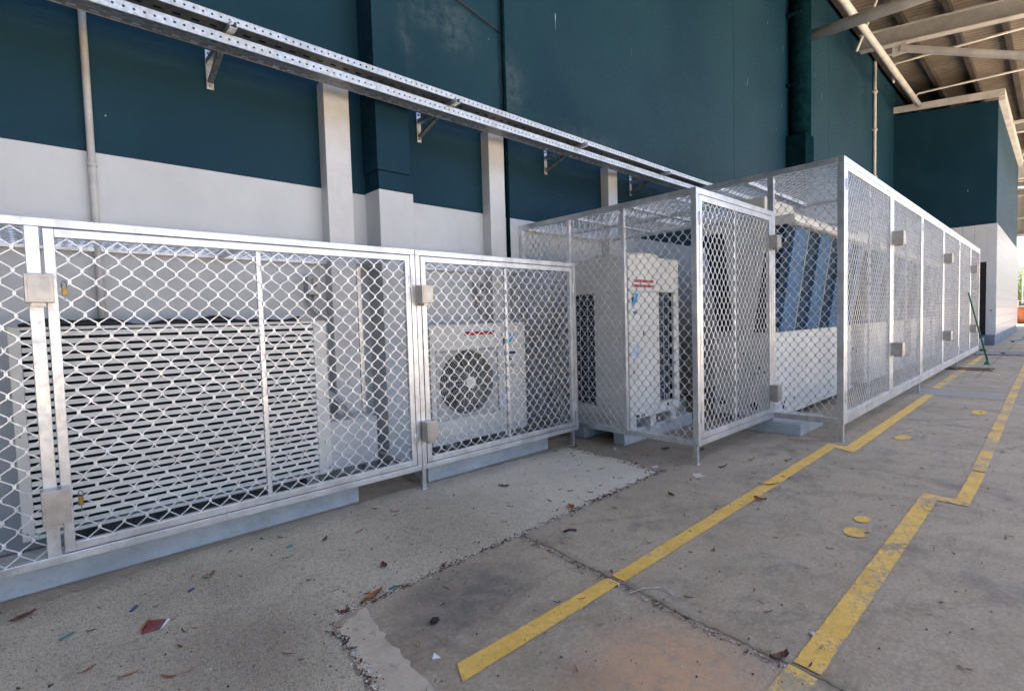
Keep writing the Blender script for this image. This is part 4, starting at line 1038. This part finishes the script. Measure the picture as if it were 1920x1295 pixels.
# uncountable grit
rnd = random.Random(11)
def pebs(name, m, n, gen, r0, r1, lab):
    b = MB()
    for _ in range(n):
        x, y = gen(); r = rnd.uniform(r0, r1)
        k = [(math.cos(a*math.pi/3+.3)*r*rnd.uniform(.6, 1.2), math.sin(a*math.pi/3+.3)*r*rnd.uniform(.6, 1.2)) for a in range(6)]
        v = [(x+p, y+q, .004) for p, q in k]+[(x+rnd.uniform(-.2, .2)*r, y, .004+r*rnd.uniform(.4, 1.1))]
        b.add(v, [(i, (i+1) % 6, 6) for i in range(6)])
    o = b.build(name, M[m], kind='stuff'); o['label'] = lab; o['category'] = 'grit'
def edge():
    u = rnd.random()
    if u < .6: s = rnd.random(); return .9+2.9*s, 2.19+.06*s+rnd.gauss(0, .014)
    if u < .78: s = rnd.random(); return 3.74+.12*s+rnd.gauss(0, .02), 2.28+1.0*s
    if u < .9: s = rnd.random(); return .80+.08*s+rnd.gauss(0, .012), 1.4+.75*s
    s = rnd.random(); return 2.0+.085*(s*1.8-.9)+rnd.gauss(0, .01), .6+1.7*s
def scat(): 
    x = rnd.uniform(.0, 1)**1.4*9-.3; return x, rnd.uniform(.15, 3.4)
def under(): return rnd.uniform(-1, 12), rnd.uniform(2.2, 4.1)
pebs('pale_grit', 'stone', 1300, edge, .0015, .0065, 'pale grit gathered along the edges of the rough strip')
pebs('brown_grit', 'leafm', 600, edge, .0015, .005, 'brown crumbs gathered along the edges of the rough strip')
pebs('tan_grit', 'leaftan', 900, edge, .0015, .005, 'tan crumbs gathered along the edges of the rough strip')
pebs('scattered_grit', 'stone', 1100, scat, .0015, .0055, 'pale crumbs scattered over the floor')
pebs('dark_grit', 'black2', 1300, scat, .0015, .0055, 'dark crumbs scattered over the floor')
def bits(name, m, n, gen, l0, l1, lab):
    b = MB()
    for _ in range(n):
        x, y = gen(); leaf_geo(b, x, y, rnd.uniform(l0, l1), rnd.uniform(.004, .014), rnd.uniform(0, 6.3), .006, .3, rnd)
    o = b.build(name, M[m], kind='stuff'); o['label'] = lab; o['category'] = 'leaf litter'
bits('leaf_litter', 'leafm', 260, scat, .012, .05, 'small brown leaf bits scattered over the floor')
bits('leaf_litter', 'leaftan', 110, scat, .012, .045, 'small tan leaf bits scattered over the floor')
bits('leaf_litter', 'leafm', 230, edge, .01, .05, 'brown leaf bits along the edges of the rough strip')
bits('leaf_litter', 'leafo', 150, under, .03, .07, 'dry leaves blown under the cages')

# ------------------------------------------------------------------ light
w = bpy.data.worlds.new('World'); S.world = w; w.use_nodes = True
nt = w.node_tree; nt.nodes.clear(); wo = nt.nodes.new('ShaderNodeOutputWorld'); bg = nt.nodes.new('ShaderNodeBackground'); sky = nt.nodes.new('ShaderNodeTexSky')
sky.sky_type = 'NISHITA'; sky.sun_disc = False; EL, ROT = R_(70), R_(20)
sky.sun_elevation = EL; sky.sun_rotation = ROT; sky.air_density = .8; sky.dust_density = 6.0; sky.ozone_density = .3
nt.links.new(sky.outputs[0], bg.inputs[0]); bg.inputs[1].default_value = .09; nt.links.new(bg.outputs[0], wo.inputs[0])
sd = bpy.data.lights.new('sun', 'SUN'); sd.energy = 5.0; sd.angle = R_(.5); sd.color = (1, .95, .88)
so = bpy.data.objects.new('sun', sd); COL.objects.link(so)
dirv = Vector((math.sin(ROT)*math.cos(EL), math.cos(ROT)*math.cos(EL), math.sin(EL)))
so.rotation_euler = (-dirv).to_track_quat('-Z', 'Y').to_euler()
S.view_settings.view_transform = 'Standard'; S.view_settings.look = 'None'; S.view_settings.gamma = 1; S.view_settings.exposure = 3.12
S.render.engine = 'CYCLES'
S.cycles.max_bounces = 6; S.cycles.diffuse_bounces = 4; S.cycles.glossy_bounces = 3
